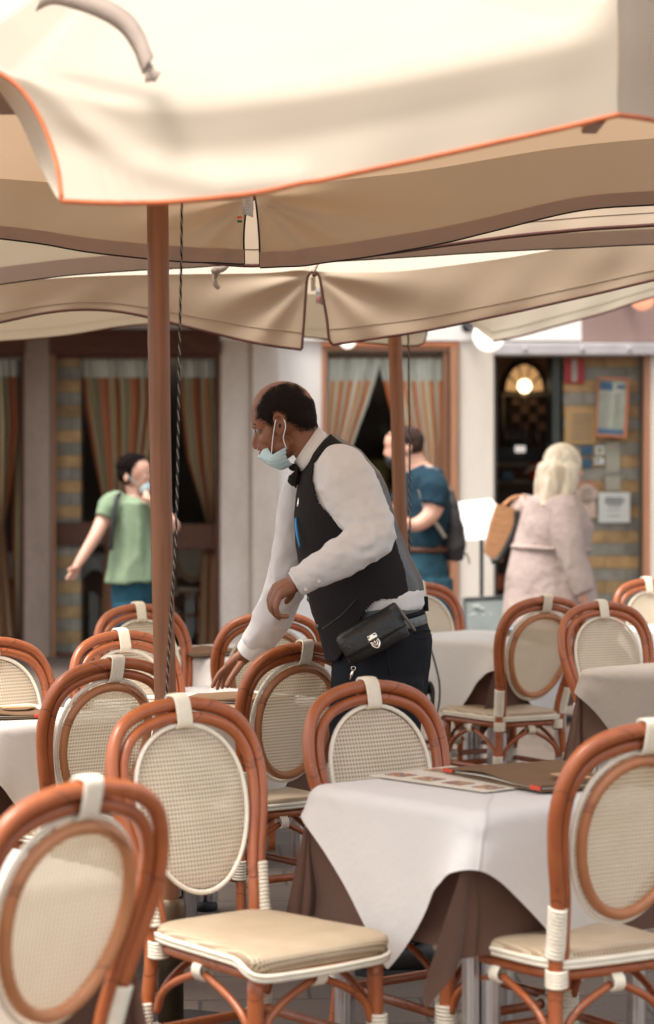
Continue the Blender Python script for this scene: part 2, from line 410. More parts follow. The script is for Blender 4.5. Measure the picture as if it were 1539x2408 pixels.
# ---------------------------------------------------------------- ground
g = NT('paving'); c = g.coord()
mp = g.n('ShaderNodeMapping'); mp.inputs['Rotation'].default_value = (0, 0, R(-3)); g.l(c, mp.inputs[0])
bt = g.n('ShaderNodeTexBrick'); bt.inputs['Scale'].default_value = 1; bt.inputs['Brick Width'].default_value = .62; bt.inputs['Row Height'].default_value = .31
bt.inputs['Mortar Size'].default_value = .006; bt.inputs['Mortar Smooth'].default_value = .2; bt.offset = .5
g.l(mp.outputs[0], bt.inputs['Vector'])
bt.inputs['Color1'].default_value = (.135, .100, .078, 1); bt.inputs['Color2'].default_value = (.095, .072, .058, 1); bt.inputs['Mortar'].default_value = (.035, .027, .022, 1)
f1 = g.noise(c, 3.5, 8, .65); f2 = g.noise(c, 60, 4, .6)
cc = g.mix(g.math('MULTIPLY', f1, .55), bt.outputs['Color'], (.10, .08, .068, 1))
cc = g.mix(g.math('MULTIPLY', g.math('GREATER_THAN', f2, .62), .45), cc, (.04, .03, .025, 1))
g.base(cc); g.rough(.75)
g.bump(g.math('SUBTRACT', g.math('ADD', g.math('MULTIPLY', f1, .5), g.math('MULTIPLY', f2, .3)), g.math('MULTIPLY', bt.outputs['Fac'], .7)), .5, .012)
m = MB(); m.add([(-60, -40, 0), (60, -40, 0), (60, 80, 0), (-60, 80, 0)], [(0, 1, 2, 3)], False)
m.build('stone_paving', g.m, kind='structure')

# ---------------------------------------------------------------- chairs
def bk(x, z, off=0):
    if z > .46: y = -.19-.245*(z-.46)
    else: y = -.19-.10*(.46-z)
    return Vector((x, y+off, z))
def mirror_path(half):  # half: right side from floor up to the top centre
    return half+[(-x, z) for x, z in half[-2::-1]]
OUT = mirror_path([(.190, 0), (.182, .2), (.170, .40), (.170, .50), (.186, .60), (.214, .70), (.2275, .78), (.216, .855), (.176, .912), (.10, .943), (0, .953)])
INN = mirror_path([(.142, .40), (.146, .50), (.162, .60), (.186, .69), (.1975, .77), (.189, .838), (.152, .887), (.084, .914), (0, .924)])
def egg(s, n, zoff=0, off=0):
    pts = []
    for k in range(n):
        a = 2*math.pi*k/n; w = .171*s*(1+.12*math.sin(a)-.03*math.cos(2*a)); 
        pts.append(bk(w*math.cos(a), .7190+.187*s*math.sin(a)+zoff, off))
    return pts
def ring_coil(mb, c, axis, r, count, pitch, tr=.0035, ry=None, seg=14):
    axis = Vector(axis).normalized(); u = axis.orthogonal().normalized(); v = axis.cross(u)
    for i in range(count):
        cc = Vector(c)+axis*pitch*(i-(count-1)/2)
        mb.tube([cc+u*math.cos(2*math.pi*k/seg)*r+v*math.sin(2*math.pi*k/seg)*(ry or r) for k in range(seg)], tr, 5, closed=True)
def make_chair():
    t = thing('bistro_chair', '-', 'chair', local=True)
    MB().tube([bk(x, z) for x, z in OUT], .0165, 12, n=76).build('outer_hoop', RATTAN, t)
    MB().tube([bk(x, z, .004) for x, z in INN], .0135, 12, n=60).build('inner_hoop', RATTAN, t)
    # woven back panel: slightly bulged sheet
    rows = []
    for i in range(9):
        s = i/8; rows.append([p+Vector((0, .004+.010*(1-s*s), 0)) for p in egg(.955*s if s else .001, 44)])
    MB().grid(rows, True).build('back_panel', WEAVE_PANEL, t)
    MB().tube(egg(1.0, 56, 0, .005), .0060, 8, closed=True).build('panel_cord', CANE_WHITE, t)
    MB().tube(egg(.895, 56, 0, -.0085), .0125, 10, closed=True).build('panel_ring', RATTAN_IN, t)
    # binding at the top and on both sides
    mb = MB()
    for i in range(7):
        x = -.0195+.0065*i; loop = []
        for k in range(20):
            a = 2*math.pi*k/20; ca, sa = math.cos(a), math.sin(a)
            e = .5; loop.append(bk(x, .938+.0365*abs(sa)**e*(1 if sa > 0 else -1)-abs(x)*.06, .001+.0205*abs(ca)**e*(1 if ca > 0 else -1)))
        mb.tube(loop, .0038, 5, closed=True)
    mb.build('top_binding', CANE_WHITE, t)
    for s in (-1, 1):
        mb = MB()
        for i in range(13):
            z = .475+.0085*i; x = np.interp(z, [.40, .5, .6], [.170, .1705, .184])
            ring_coil(mb, bk(s*x, z), (0, -.24, 1), .0185, 1, 0, .0046)
        mb.build('side_binding', CANE_WHITE, t)
        mb = MB(); ring_coil(mb, bk(s*.157, .425, .008), (0, 0, 1), .037, 5, .0075, .0042, .023); mb.build('seat_binding', CANE_WHITE, t)
        mb = MB(); ring_coil(mb, bk(s*.184, .275), (0, 0, 1), .0200, 7, .0085, .0044)
        ring_coil(mb, bk(s*.184, .235)+Vector((-s*.028, .006, 0)), (1, 0, 0), .0150, 4, .0085, .0042); mb.build('rear_leg_binding', CANE_WHITE, t)
    # seat
    def outline(s, z, ins=0):
        pts = [(.165, -.185), (.186, -.12), (.197, 0), (.207, .12), (.212, .195), (.185, .222), (.09, .227), (0, .228)]
        P = [Vector((x, y, 0)) for x, y in pts]+[Vector((-x, y, 0)) for x, y in pts[-2::-1]]+[Vector((-.13, -.207, 0)), Vector((0, -.212, 0)), Vector((.13, -.207, 0))]
        C = catmull(P, 64, True); o = []
        for p in C:
            q = p*s; l = q.length
            if ins: q = q*(1-ins/l)
            o.append(Vector((q.x, q.y, z+.016)))
        return o
    rows = [outline(1, .434, .012), outline(1, .438, .003), outline(1, .447), outline(1, .455), outline(1, .461, .006), outline(1, .464, .016)]
    for s, dz in ((.86, .4660), (.7, .4665), (.5, .465), (.25, .463), (.01, .462)): rows.append(outline(s, dz))
    for r_ in rows:
        for p in r_:
            if p.y > .17: p.z -= (p.y-.17)*.16+(.34 if p.z < .452 else 0)*(p.y-.17)
    o = len(rows)
    mb = MB().grid(rows, True); mb.f.append(tuple(range(64))[::-1]); mb.sm.append(False); mb.build('seat', WEAVE_SEAT, t)
    mb = MB()
    for dz, ins in ((.444, -.002), (.434, 0.0)):
        l = outline(1, dz, ins)
        for p in l:
            if p.y > .17: p.z -= (p.y-.17)*.56
        mb.tube(l, .0058, 6, closed=True)
    mb.build('seat_cord', CANE_WHITE, t)
    mb = MB(); l = outline(.93, .414, .004); mb.tube(l, .0125, 8, closed=True); mb.build('seat_frame', RATTAN, t)
    for s in (-1, 1):
        MB().tube([(s*.181, .192, .425), (s*.183, .195, .2), (s*.185, .198, 0)], [.019, .0185, .0165], 12, n=12).build('leg', RATTAN, t)
        mb = MB(); ring_coil(mb, (s*.184, .196, .275), (0, 0, 1), .0215, 6, .0085, .0044)
        ring_coil(mb, (s*.184, .196, .232), (0, 0, 1), .0220, 5, .0085, .0044)
        ring_coil(mb, (s*.150, .196, .232), (1, 0, 0), .0155, 4, .0085, .0044); mb.build('front_leg_binding', CANE_WHITE, t)
    rl = lambda s, z: bk(s*np.interp(z, [0, .2, .4], [.19, .182, .17]), z)
    fl = lambda s, z: Vector((s*.184, .196, z))
    def brace(a0, a1, leg, inward):  # from rail middle a0 curving down to the leg
        q = a0.lerp(leg, .55); q.z = a0.z-.035
        q2 = a0.lerp(leg, .88); q2.z = (a0.z+leg.z)/2-.015
        return [a0, q, q2, leg]
    def pair(A, B, ztop):
        mid = (A+B)/2; mid.z = ztop; d = (B-A).normalized(); d.z = 0
        a = A.copy(); b = B.copy(); a.z = b.z = .285
        a += d*.02; b -= d*.02
        for L_, sg in ((a, -1), (b, 1)):
            MB().tube(brace(mid+d*sg*.012, None, L_, 0), .0088, 8, n=16).build('brace', RATTAN, t)
        mb = MB(); ring_coil(mb, mid+Vector((0, 0, .006)), d, .020, 4, .008, .004, .017); mb.build('brace_binding', CANE_WHITE, t)
    pair(rl(-1, .4), rl(1, .4), .400); pair(fl(-1, .4), fl(1, .4), .400)
    pair(rl(-1, .4), fl(-1, .4), .400); pair(rl(1, .4), fl(1, .4), .400)
    for A, B in ((rl(-1, .235), rl(1, .235)), (fl(-1, .232), fl(1, .232)), (rl(-1, .245), fl(-1, .242)), (rl(1, .245), fl(1, .242))):
        MB().tube([A, B], .0118, 10, n=6).build('stretcher', RATTAN, t)
    return t
chair0 = make_chair(); chair_used = [False]
def place_chair(x, ytop, d, face, label, group, z=0):
    """x, d: where the top of the backrest stands; face: direction the chair faces, degrees clockwise from away (+Y)"""
    global chair0
    if chair_used[0]: o = copy_tree(chair0)
    else: o = chair0; chair_used[0] = True
    th = -R(face); fx, fy = -math.sin(th), math.cos(th)
    tx, ty = (x-CX)*d/F, d
    off = .19+.245*(.953-.46)
    o.location = (tx+fx*off, ty+fy*off, 0); o.rotation_euler = (0, 0, th)
    if ytop:  # scale so that the top of the hoop meets the height seen
        pass
    o.scale = (.925, 1, 1)
    tag(o, label, 'chair', group)
    return o

# ---------------------------------------------------------------- tables
TH = .755
def relax_cloth(side, ang, seed, half, top, n=53, steps=230, avoid=None, gap=.004, damp=.975, stiff=0):
    rng = np.random.default_rng(seed)
    s = np.linspace(-side/2, side/2, n); U, V = np.meshgrid(s, s); ca, sa = math.cos(ang), math.sin(ang)
    P = np.stack([U*ca-V*sa, U*sa+V*ca, np.full_like(U, top+gap)], -1)
    P[..., 2] += .004*rng.standard_normal(P.shape[:2])
    r = np.hypot(P[..., 0], P[..., 1]); th = np.arctan2(P[..., 1], P[..., 0])
    Q = P.copy(); h = side/(n-1); iters = 9; g_ = -9.8; dt = .016
    ph = rng.uniform(0, 6.28, 6)
    cons = []
    def mk(dy, dx, rest, k, colors):
        for c_ in range(colors):
            if dx and not dy: a = (slice(None), slice(c_, n-dx, None)); idx = np.arange(n-dx); idx = idx[(idx//dx) % 2 == c_]; cons.append(('x', idx, dx, 0, rest, k))
            elif dy and not dx: idx = np.arange(n-dy); idx = idx[(idx//dy) % 2 == c_]; cons.append(('y', idx, dy, 0, rest, k))
    mk(0, 1, h, 1, 2); mk(1, 0, h, 1, 2); mk(0, 2, 2*h, .12, 2); mk(2, 0, 2*h, .12, 2)
    if stiff: mk(0, 5, 5*h, stiff, 2); mk(5, 0, 5*h, stiff, 2)
    def solve(A, B, rest, k):
        d = B-A; l = np.sqrt((d**2).sum(-1, keepdims=True))+1e-9; c = d*(.5*k*(l-rest)/l); return c
    for st in range(steps):
        vel = (P-Q)*damp; Q = P.copy()
        vn = np.zeros_like(P)
        if st < 70: # faint sideways pull so that the folds form
            w = .5*np.sin(3*th+ph[0])+.5*np.sin(5*th+ph[1]); vn[..., 0] = w*-np.sin(th)*.0002; vn[..., 1] = w*np.cos(th)*.0002
        w2 = .00042*np.sin(4*th+ph[2]+3*r)+.0004*np.sin(9*th+ph[3]); vn[..., 0] += w2*np.cos(th); vn[..., 1] += w2*np.sin(th)
        P = P+vel+vn; P[..., 2] += g_*dt*dt
        for it in range(iters):
            for kind, idx, dd, _, rest, k in cons:
                if kind == 'x': c = solve(P[:, idx], P[:, idx+dd], rest, k); P[:, idx] += c; P[:, idx+dd] -= c
                else: c = solve(P[idx], P[idx+dd], rest, k); P[idx] += c; P[idx+dd] -= c
            # shear, two parities
            for (oy, ox) in ((0, 0), (0, 1), (1, 0), (1, 1)):
                A = P[oy:n-1:2, ox:n-1:2]; B = P[oy+1:n:2, ox+1:n:2]; m1 = min(A.shape[0], B.shape[0]); m2 = min(A.shape[1], B.shape[1])
                A = A[:m1, :m2]; B = B[:m1, :m2]; c = solve(A, B, h*1.41421, .35); A += c; B -= c
                A = P[oy:n-1:2, ox+1:n:2]; B = P[oy+1:n:2, ox:n-1:2]; m1 = min(A.shape[0], B.shape[0]); m2 = min(A.shape[1], B.shape[1])
                A = A[:m1, :m2]; B = B[:m1, :m2]; c = solve(A, B, h*1.41421, .35); A += c; B -= c
            # rounded box collision
            rad = .018; hb = half-rad
            q = np.stack([P[..., 0]-np.clip(P[..., 0], -hb, hb), P[..., 1]-np.clip(P[..., 1], -hb, hb), P[..., 2]-np.minimum(P[..., 2], top-rad)], -1)
            l = np.sqrt((q**2).sum(-1)); R_ = rad+gap
            hit = (l < R_) & (P[..., 2] > top-.05)
            ins = hit & (l > 1e-6)
            f = np.where(ins, R_/np.maximum(l, 1e-6), 1)[..., None]
            P = np.where(ins[..., None], P+q*(f-1), P)
            dead = hit & (l <= 1e-6); P[..., 2] = np.where(dead, top+gap, P[..., 2])
            low = (np.abs(P[..., 0]) < half+gap) & (np.abs(P[..., 1]) < half+gap) & (P[..., 2] <= top-.05) & (P[..., 2] > top-.12)
            if low.any():
                dx = half+gap-np.abs(P[..., 0]); dy = half+gap-np.abs(P[..., 1]); px = low & (dx < dy); py = low & ~px
                P[..., 0] = np.where(px, np.sign(P[..., 0])*(half+gap), P[..., 0]); P[..., 1] = np.where(py, np.sign(P[..., 1])*(half+gap), P[..., 1])
            if it == iters-1: # friction on the table top
                on = hit[..., None]; P[..., :2] = np.where(on, Q[..., :2]+(P[..., :2]-Q[..., :2])*.3, P[..., :2])
        if avoid is not None and st % 2 == 0:
            H_, nb, nz = avoid; t_ = ((np.arctan2(P[..., 1], P[..., 0])/(2*math.pi)) % 1*nb).astype(int) % nb; z_ = np.clip((P[..., 2]/top*nz).astype(int), 0, nz-1)
            need = H_[t_, z_]+.006; rr = np.hypot(P[..., 0], P[..., 1]); bad = (rr < need) & (P[..., 2] < top-.004) & (need > .01)
            f = np.where(bad, need/np.maximum(rr, 1e-6), 1); P[..., 0] *= f; P[..., 1] *= f
    return P
def radius_map(P, top, nb=120, nz=40):
    H_ = np.zeros((nb, nz)); t_ = ((np.arctan2(P[..., 1], P[..., 0])/(2*math.pi)) % 1*nb).astype(int).ravel() % nb; z_ = np.clip((P[..., 2]/top*nz).astype(int), 0, nz-1).ravel(); rr = np.hypot(P[..., 0], P[..., 1]).ravel()
    for dt_ in (-1, 0, 1):
        for dz_ in (-1, 0, 1): np.maximum.at(H_, ((t_+dt_) % nb, np.clip(z_+dz_, 0, nz-1)), rr)
    return H_, nb, nz
def cloth_mesh(name, P, mat):
    n = P.shape[0]; me = bpy.data.meshes.new(name)
    me.from_pydata([tuple(p) for p in P.reshape(-1, 3)], [], [(i*n+j, i*n+j+1, (i+1)*n+j+1, (i+1)*n+j) for i in range(n-1) for j in range(n-1)])
    me.polygons.foreach_set('use_smooth', [True]*len(me.polygons)); uv = me.uv_layers.new(name='UVMap')
    for lp in me.loops: i = lp.vertex_index; uv.data[lp.index].uv = ((i % n)/(n-1), (i//n)/(n-1))
    me.materials.append(mat); me.update(); return me
def hang_cloth(side, half, top, seed, n=97):
    rng = random.Random(seed); ph = [rng.uniform(0, 6.28) for _ in range(8)]; s = np.linspace(-side/2, side/2, n); P = np.zeros((n, n, 3)); flip = seed % 2 == 0
    for i in range(n):
        for j in range(n):
            u, v = s[j], s[i]; cx_ = max(-half, min(half, u)); cy_ = max(-half, min(half, v)); ox, oy = u-cx_, v-cy_; L = math.hypot(ox, oy)
            if L < 1e-9: P[i, j] = (u, v, top+.003); continue
            nx = np.array([math.copysign(1, u) if abs(ox) > 1e-9 else 0, 0.]); ny = np.array([0., math.copysign(1, v) if abs(oy) > 1e-9 else 0])
            w_ = .020+.022*math.sin(ph[0]+(u+v)*13)+.016*math.sin(ph[1]+(u-v)*29)
            if abs(ox) > 1e-9 and abs(oy) > 1e-9:
                fa = math.atan2(abs(oy), abs(ox))/(math.pi/2)    # 0 at the x side, 1 at the y side
                A_, B_ = (ny, nx) if flip else (nx, ny); f = 1-fa if flip else fa
                k = max(0, 1-abs(f-.42)/.42) if f < .42 else max(0, 1-(f-.42)/.58); k = k**.85
                a = (A_*(1-f)+B_*f)*w_*(1-k)+((A_*.46+B_*.06) if (u < 0 and v < 0) else (A_*.17+B_*.12))*k+(A_*-.05+B_*.06)*math.sin(f*math.pi*3+ph[2])*(1-k)
            else: a = (nx+ny)*w_
            h_ = min(.95, float(np.hypot(*a))); ramp_ = min(1, L/.05)
            d = a*L*ramp_+(nx+ny)*min(L, .008)
            P[i, j] = (cx_+d[0], cy_+d[1], top+.003-max(0, L-.004)*math.sqrt(1-h_*h_))
    return P
VARS = []
for sd_ in (3, 8):
    PB = hang_cloth(1.18, .286, TH-.011, sd_)
    PW = relax_cloth(.858, R(45), sd_+20, .305, TH-.002, n=53, steps=200, avoid=radius_map(PB, TH))
    VARS.append((cloth_mesh('brown_cloth', PB, BROWNCLOTH), cloth_mesh('white_cloth', PW, WHITECLOTH)))
def make_table():
    t = thing('cafe_table', '-', 'table', local=True)
    MB().box((0, 0, TH-.028), (.572, .572, .03), bev=.006).build('tabletop', TABLETOP, t)
    for sx in (-1, 1):
        for sy in (-1, 1):
            mb = MB(); seg = 36
            for off in (-.021, .021):
                rows = []
                for z in (.03, TH-.045):
                    rows.append([Vector((sx*.240+off*.7071*sx, sy*.240-off*.7071*sy, z))+Vector((math.cos(a), math.sin(a), 0))*(.0205*(1+.07*math.cos(9*a))) for a in [2*math.pi*k/seg for k in range(seg)]])
                mb.grid(rows, True)
            lg = mb.build('leg', ALU, t)
            mb = MB().lathe((sx*.240, sy*.240, 0), [(.001, .031), (.036, .031), (.042, .02), (.042, .002), (.001, .002)], 16); mb.build('foot', RUBBER, lg)
    return t
table0 = make_table(); table_used = [False]
def place_table(x, y, ang, label, lw, lb, var=0):
    global table0
    if table_used[0]: t = copy_tree(table0)
    else: t = table0; table_used[0] = True
    t.location = (x, y, 0); t.rotation_euler = (0, 0, R(ang)); tag(t, label, 'table', 'square cafe tables under cloths')
    out = [t]
    for k, (nm, lab, rr) in enumerate((('brown_undercloth', lb, 0), ('white_tablecloth', lw, 0))):
        o = bpy.data.objects.new(nm, VARS[var][k]); COL.objects.link(o); o.location = (x, y, 0); o.rotation_euler = (0, 0, R(ang+rr))
        md = o.modifiers.new('sub', 'SUBSURF'); md.levels = md.render_levels = 1
        tag(o, lab, 'tablecloth', 'brown undercloths' if k == 0 else 'white overlay tablecloths'); out.append(o)
    return out
# (top-of-back x, d, facing) for each chair; face: 0 = away from the camera, clockwise seen from above
G = 'rattan bistro chairs on the terrace'
CH = [
 (203, 4.12, -48, 'rattan chair in the bottom left foreground seen from behind, blurred, cut by the frame'),
 (418, 5.60, 140, 'rattan chair with empty cream woven seat in full view at front centre left'),
 (270, 6.76, -38, 'rattan chair seen from behind directly left of the thick wooden parasol pole'),
 (284, 7.90, 140, 'middle one of the three rattan chairs lined up left of the thick pole'),
 (325, 9.45, 143, 'farthest rattan chair left, its hoop in front of the woman in green'),
 (-25, 7.60, 140, 'rattan chair cut by the left edge behind the table with a folder'),
 (640, 8.95, -20, 'rattan chair behind the waiter\'s reaching sleeve, turned away'),
 (716, 7.38, -37, 'rattan chair with see-through mesh right beside the waiter\'s outstretched hand'),
 (865, 6.05, 143, 'rattan chair directly in front of the waiter\'s legs, facing the front table'),
 (1526, 5.06, -31, 'big rattan chair at the right edge seen from behind, next to the front table'),
 (1284, 10.0, -29, 'rattan chair seen from behind with all its legs visible, below the blonde woman'),
 (1413, 9.62, 152, 'rattan chair with shiny panel beside the grey shaded table at the right'),
 (1520, 11.6, 150, 'farthest rattan chair at the right edge, pale panel, partly out of the frame'),
 (985, 11.25, 150, 'rattan chair half hidden behind the waiter\'s hip and belt'),
]
for x, d, f, lab in CH: place_chair(x, None, d, f, lab, G)
T = [
 # x, y, angle, cloth variant
 (.378, 5.63, 38, 'front table at right with a paper placemat and folder', 'large white cloth draped over the front right table, placemat on it', 'brown cloth hanging in a long point below the front right white cloth', 0),
 (-.80, 4.50, 40, 'table at the lower left edge behind the foreground chair', 'white cloth seen through the foreground chair panel at lower left', 'brown cloth hanging beside the foreground chair at lower left', 1),
 (-.43, 7.86, 42, 'table under the waiter\'s reaching hand', 'white cloth on the table the waiter is reaching to', 'brown cloth below the table the waiter is reaching to', 0),
 (-1.02, 7.30, 45, 'table at the left edge with a taupe folder', 'white cloth on the left edge table with a closed folder', 'brown cloth under the left edge table, beside the pole-side chair', 1),
 (-.42, 9.85, 45, 'table far behind the pole with a grey folder lying on it', 'white cloth on the far table right behind the wooden pole', 'brown cloth under the far table behind the wooden pole', 0),
 (.70, 10.72, 50, 'back table right of the waiter with silver legs showing', 'white cloth over the back table right of the waiter\'s hip', 'dark brown cloth gathered in a hanging lobe at the back table right of the waiter', 0),
 (1.36, 8.95, 44, 'table at the right edge covered by a shaded cloth', 'shaded greyish cloth with a pointed corner over the right edge table', 'dark brown cloth falling in folds under the shaded right edge table', 1),
 (1.80, 11.35, 45, 'far right table cut by the frame behind the shaded one', 'sliver of white cloth at the right edge below the farthest chair', 'brown cloth under the farthest right table', 0),
]
for x, y, a, l1, l2, l3, v in T:
    got = place_table(x, y, a, l1, l2, l3, v)
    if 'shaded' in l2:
        got[2].data = got[2].data.copy(); got[2].data.materials[0] = SHADEDCLOTH

# folders and placemats
def folder(x, y, ang, label, w=.33, h=.235, z=TH+.006, puff=.014, corners=True, plaque=True):
    t = thing('menu_folder', label, 'menu', (x, y, z), R(ang), 'taupe menu folders', local=True)
    def sheet(zoff, thick, ins=0, wv=1):
        rows = []
        for j in range(2):
            for i in range(1): pass
        n = 22; mb = MB(); tp = []; bt_ = []
        for j in (0, 1, 2, 3):
            v = -h/2+ins+(h-2*ins)*j/3; r1 = []; r2 = []
            for i in range(n):
                u = -w/2+ins+(w-2*ins)*i/(n-1); s = i/(n-1)
                zz = zoff+wv*puff*(math.sin(math.pi*min(1, s*1.25))**2)*(.5+.5*(j/3))+ (.004 if s > .95 else 0)*wv
                r1.append(Vector((u, v, zz+thick))); r2.append(Vector((u, v, zz)))
            tp.append(r1); bt_.append(r2)
        mb.grid(tp); mb.grid(bt_, flip=True)
        mb.grid([tp[0], bt_[0]], flip=True); mb.grid([tp[-1], bt_[-1]])
        mb.grid([[r[0] for r in tp], [r[0] for r in bt_]]); mb.grid([[r[-1] for r in tp], [r[-1] for r in bt_]], flip=True)
        return mb
    sheet(0, .003, 0, .1).build('back_cover', MENU, t)
    sheet(.004, .003, .006, .35).build('pages', PAPER, t)
    sheet(.008, .003, 0, 1).build('front_cover', MENU, t)
    if corners:
        for sx in (-1, 1): MB().box((sx*(w/2-.022), -h/2-.0012, .0075+.000), (.040, .004, .009), bev=.001).build('corner_band', MENURED, t)
    if plaque: MB().box((w/2-.06, .01, .0195+.003), (.10, .05, .003), bev=.001).build('plaque', LABELTAN, t)
    return t
folder(.485, 5.72, -60, 'taupe folder with red corners and tan plaque on the front right table', w=.41, h=.235, z=TH+.009, puff=.022)
folder(-1.02, 7.20, 20, 'dark taupe folder lying on the left edge table', puff=.022, plaque=True)
folder(-.42, 9.62, 25, 'flat grey taupe folder on the far table behind the pole', plaque=False, corners=False)
folder(-.28, 7.66, -12, 'folder under the fingers of the waiter\'s reaching hand', plaque=False, corners=False, puff=.008)
folder(-.85, 4.55, 30, 'folder seen through the foreground chair panel at lower left', plaque=False, corners=False)
folder(.98, 10.6, 10, 'folder seen through the back panel of the chair with visible legs', plaque=False, corners=False)
def placemat(x, y, ang, label):
    t = thing('paper_placemat', label, 'placemat', (x, y, TH+.0065), R(ang), local=True)
    MB().box((0, 0, 0), (.40, .28, .0012)).build('sheet', PAPER, t)
    for i in range(4):
        for j in range(2):
            MB().box((-.15+.1*i, -.08+.13*j, .0016), (.062, .052, .0008)).build('printed_picture', PRINT, t)
placemat(.335, 5.745, -49, 'cream paper placemat with small colour pictures on the front right table')
placemat(-.42, 7.62, -10, 'paper placemat beside the waiter\'s reaching hand')
# small dispenser on the back table
t = thing('ashtray', 'small grey ashtray on the back table right of the waiter', 'ashtray', (.80, 10.75, TH+.006), local=True)
MB().lathe((0, 0, 0), [(.001, .001), (.042, .001), (.045, .035), (.040, .036), (.036, .01), (.001, .008)], 20).build('bowl', ALU, t)
# ---------------------------------------------------------------- parasols
def curve3(P, n, d0=None):
    Q = []; last = None
    # fill missing depths by interpolation
    ds = [(i, p[2]) for i, p in enumerate(P) if len(p) > 2]
    for i, p in enumerate(P):
        d = np.interp(i, [a for a, _ in ds], [b for _, b in ds]); Q.append(W(p[0], p[1], d))
    # resample by length
    C = catmull(Q, 200); L = [0]
    for i in range(1, 200): L.append(L[-1]+(C[i]-C[i-1]).length)
    out = []
    for k in range(n):
        s = L[-1]*k/(n-1); j = min(int(np.searchsorted(L, s)), 199); j = max(j, 1); f = (s-L[j-1])/max(1e-9, L[j]-L[j-1]); out.append(C[j-1].lerp(C[j], min(1, max(0, f))))
    return out
def coons(top, bot, left=None, right=None, rows=12):
    n = len(top); G_ = []
    L = left or [top[0].lerp(bot[0], k/(rows-1)) for k in range(rows)]; Rr = right or [top[-1].lerp(bot[-1], k/(rows-1)) for k in range(rows)]
    for i in range(rows):
        v = i/(rows-1); row = []
        for j in range(n):
            u = j/(n-1)
            p = top[j]*(1-v)+bot[j]*v+L[i]*(1-u)+Rr[i]*u-(top[0]*(1-u)*(1-v)+top[-1]*u*(1-v)+bot[0]*(1-u)*v+bot[-1]*u*v)
            row.append(p)
        G_.append(row)
    return G_
def valance(root, bot, fold, canvas, pipe, left=None, right=None, out=None, hem=None, hemw=.18, crease=(), pr=.006, amp=.010, lpipe=False, rpipe=False, seed=0, pipe_l=None, cols=90, rnd=0, folds=()):
    """out: outward direction (towards whom the outer face looks). hem: taupe band on the inner face."""
    rows = 26; n = cols
    B = curve3(bot, n); T_ = curve3(fold, n)
    Lc = curve3(left, rows) if left else None; Rc = curve3(right, rows) if right else None
    Gd = coons(T_, B, Lc, Rc, rows)
    o = Vector(out or (0, -1, 0)).normalized()
    for i in range(rows):
        v = i/(rows-1)
        for j in range(n):
            p = Gd[i][j]; k = noise.noise(Vector((p.x*2.2+seed, v*1.2, seed)))*amp*2.2*v*(1-.5*v)+amp*.35*math.sin(p.x*23+v*4+seed)*v
            for (cx, cy, cd, a, fr) in crease:   # radiating gathers from a slit top
                C = W(cx, cy, cd); dx = p.x-C.x; dz = p.z-C.z; rr = math.hypot(dx, dz)+1e-4; an = math.atan2(dz, dx)
                k += a*math.sin(an*fr+seed)*math.exp(-rr/.30)*min(1, rr/.05)
            if rnd: k -= rnd*max(0, 1-v/.38)**2
            for pl, fa, fw in folds:
                qx = p.x*F/p.y+CX; qy = HY-(p.z-EYE)*F/p.y; dm = 1e9
                for (x1, y1), (x2, y2) in zip(pl, pl[1:]):
                    t_ = max(0, min(1, ((qx-x1)*(x2-x1)+(qy-y1)*(y2-y1))/((x2-x1)**2+(y2-y1)**2))); dm = min(dm, math.hypot(qx-x1-t_*(x2-x1), qy-y1-t_*(y2-y1)))
                k += fa*math.exp(-(dm/fw)**2)
            edge = min(1, (j/(n-1))*12, (1-j/(n-1))*12)
            Gd[i][j] = p+o*k*(edge if (left or right) else 1)
    v_ = MB().grid(Gd).build('valance', canvas, root)
    MB().tube([p-Vector((0, 0, pr*.4)) for p in Gd[-1]], pr, 6).build('piping', pipe, v_)
    if lpipe: MB().tube([r[0] for r in Gd], pr, 6).build('piping', pipe_l or pipe, v_)
    if rpipe: MB().tube([r[-1] for r in Gd], pr, 6).build('piping', pipe_l or pipe, v_)
    if not hem and pipe is not PIPING:
        MB().tube([p+o*.0012 for p in Gd[int(rows*.79)]], .0013, 5).build('stitching', SEAM, v_)
    if hem:
        k0 = int(rows*(1-hemw)); MB().grid([[p-o*.004 for p in r] for r in Gd[k0:]]).build('hem_band', hem, v_)
    return [p.copy() for p in Gd[0]]
def canopy(root, folds, apex, canvas, sag=.03, gather=()):
    mb = MB(); A = Vector(apex)
    for Fd in folds:
        rows = []
        for i in range(14):
            t = i/13*.985; row = []
            for j, p in enumerate(Fd):
                u = j/(len(Fd)-1); q = p.lerp(A, t)
                q.z -= sag*math.sin(math.pi*t)*(.4+.6*math.sin(math.pi*u))
                row.append(q)
            rows.append(row)
        mb.grid(rows)
    return mb.build('canopy', canvas, root)
def ribs(root, corners, apex, mat, r=.009):
    A = Vector(apex)
    for p in corners:
        MB().tube([p+Vector((0, 0, -.012)), p.lerp(A, .5)+Vector((0, 0, -.05)), A+Vector((0, 0, -.06))], r, 6, n=8).build('rib', mat, root)

SEAM = plain('seam_thread', (.20, .14, .10, 1), .9)
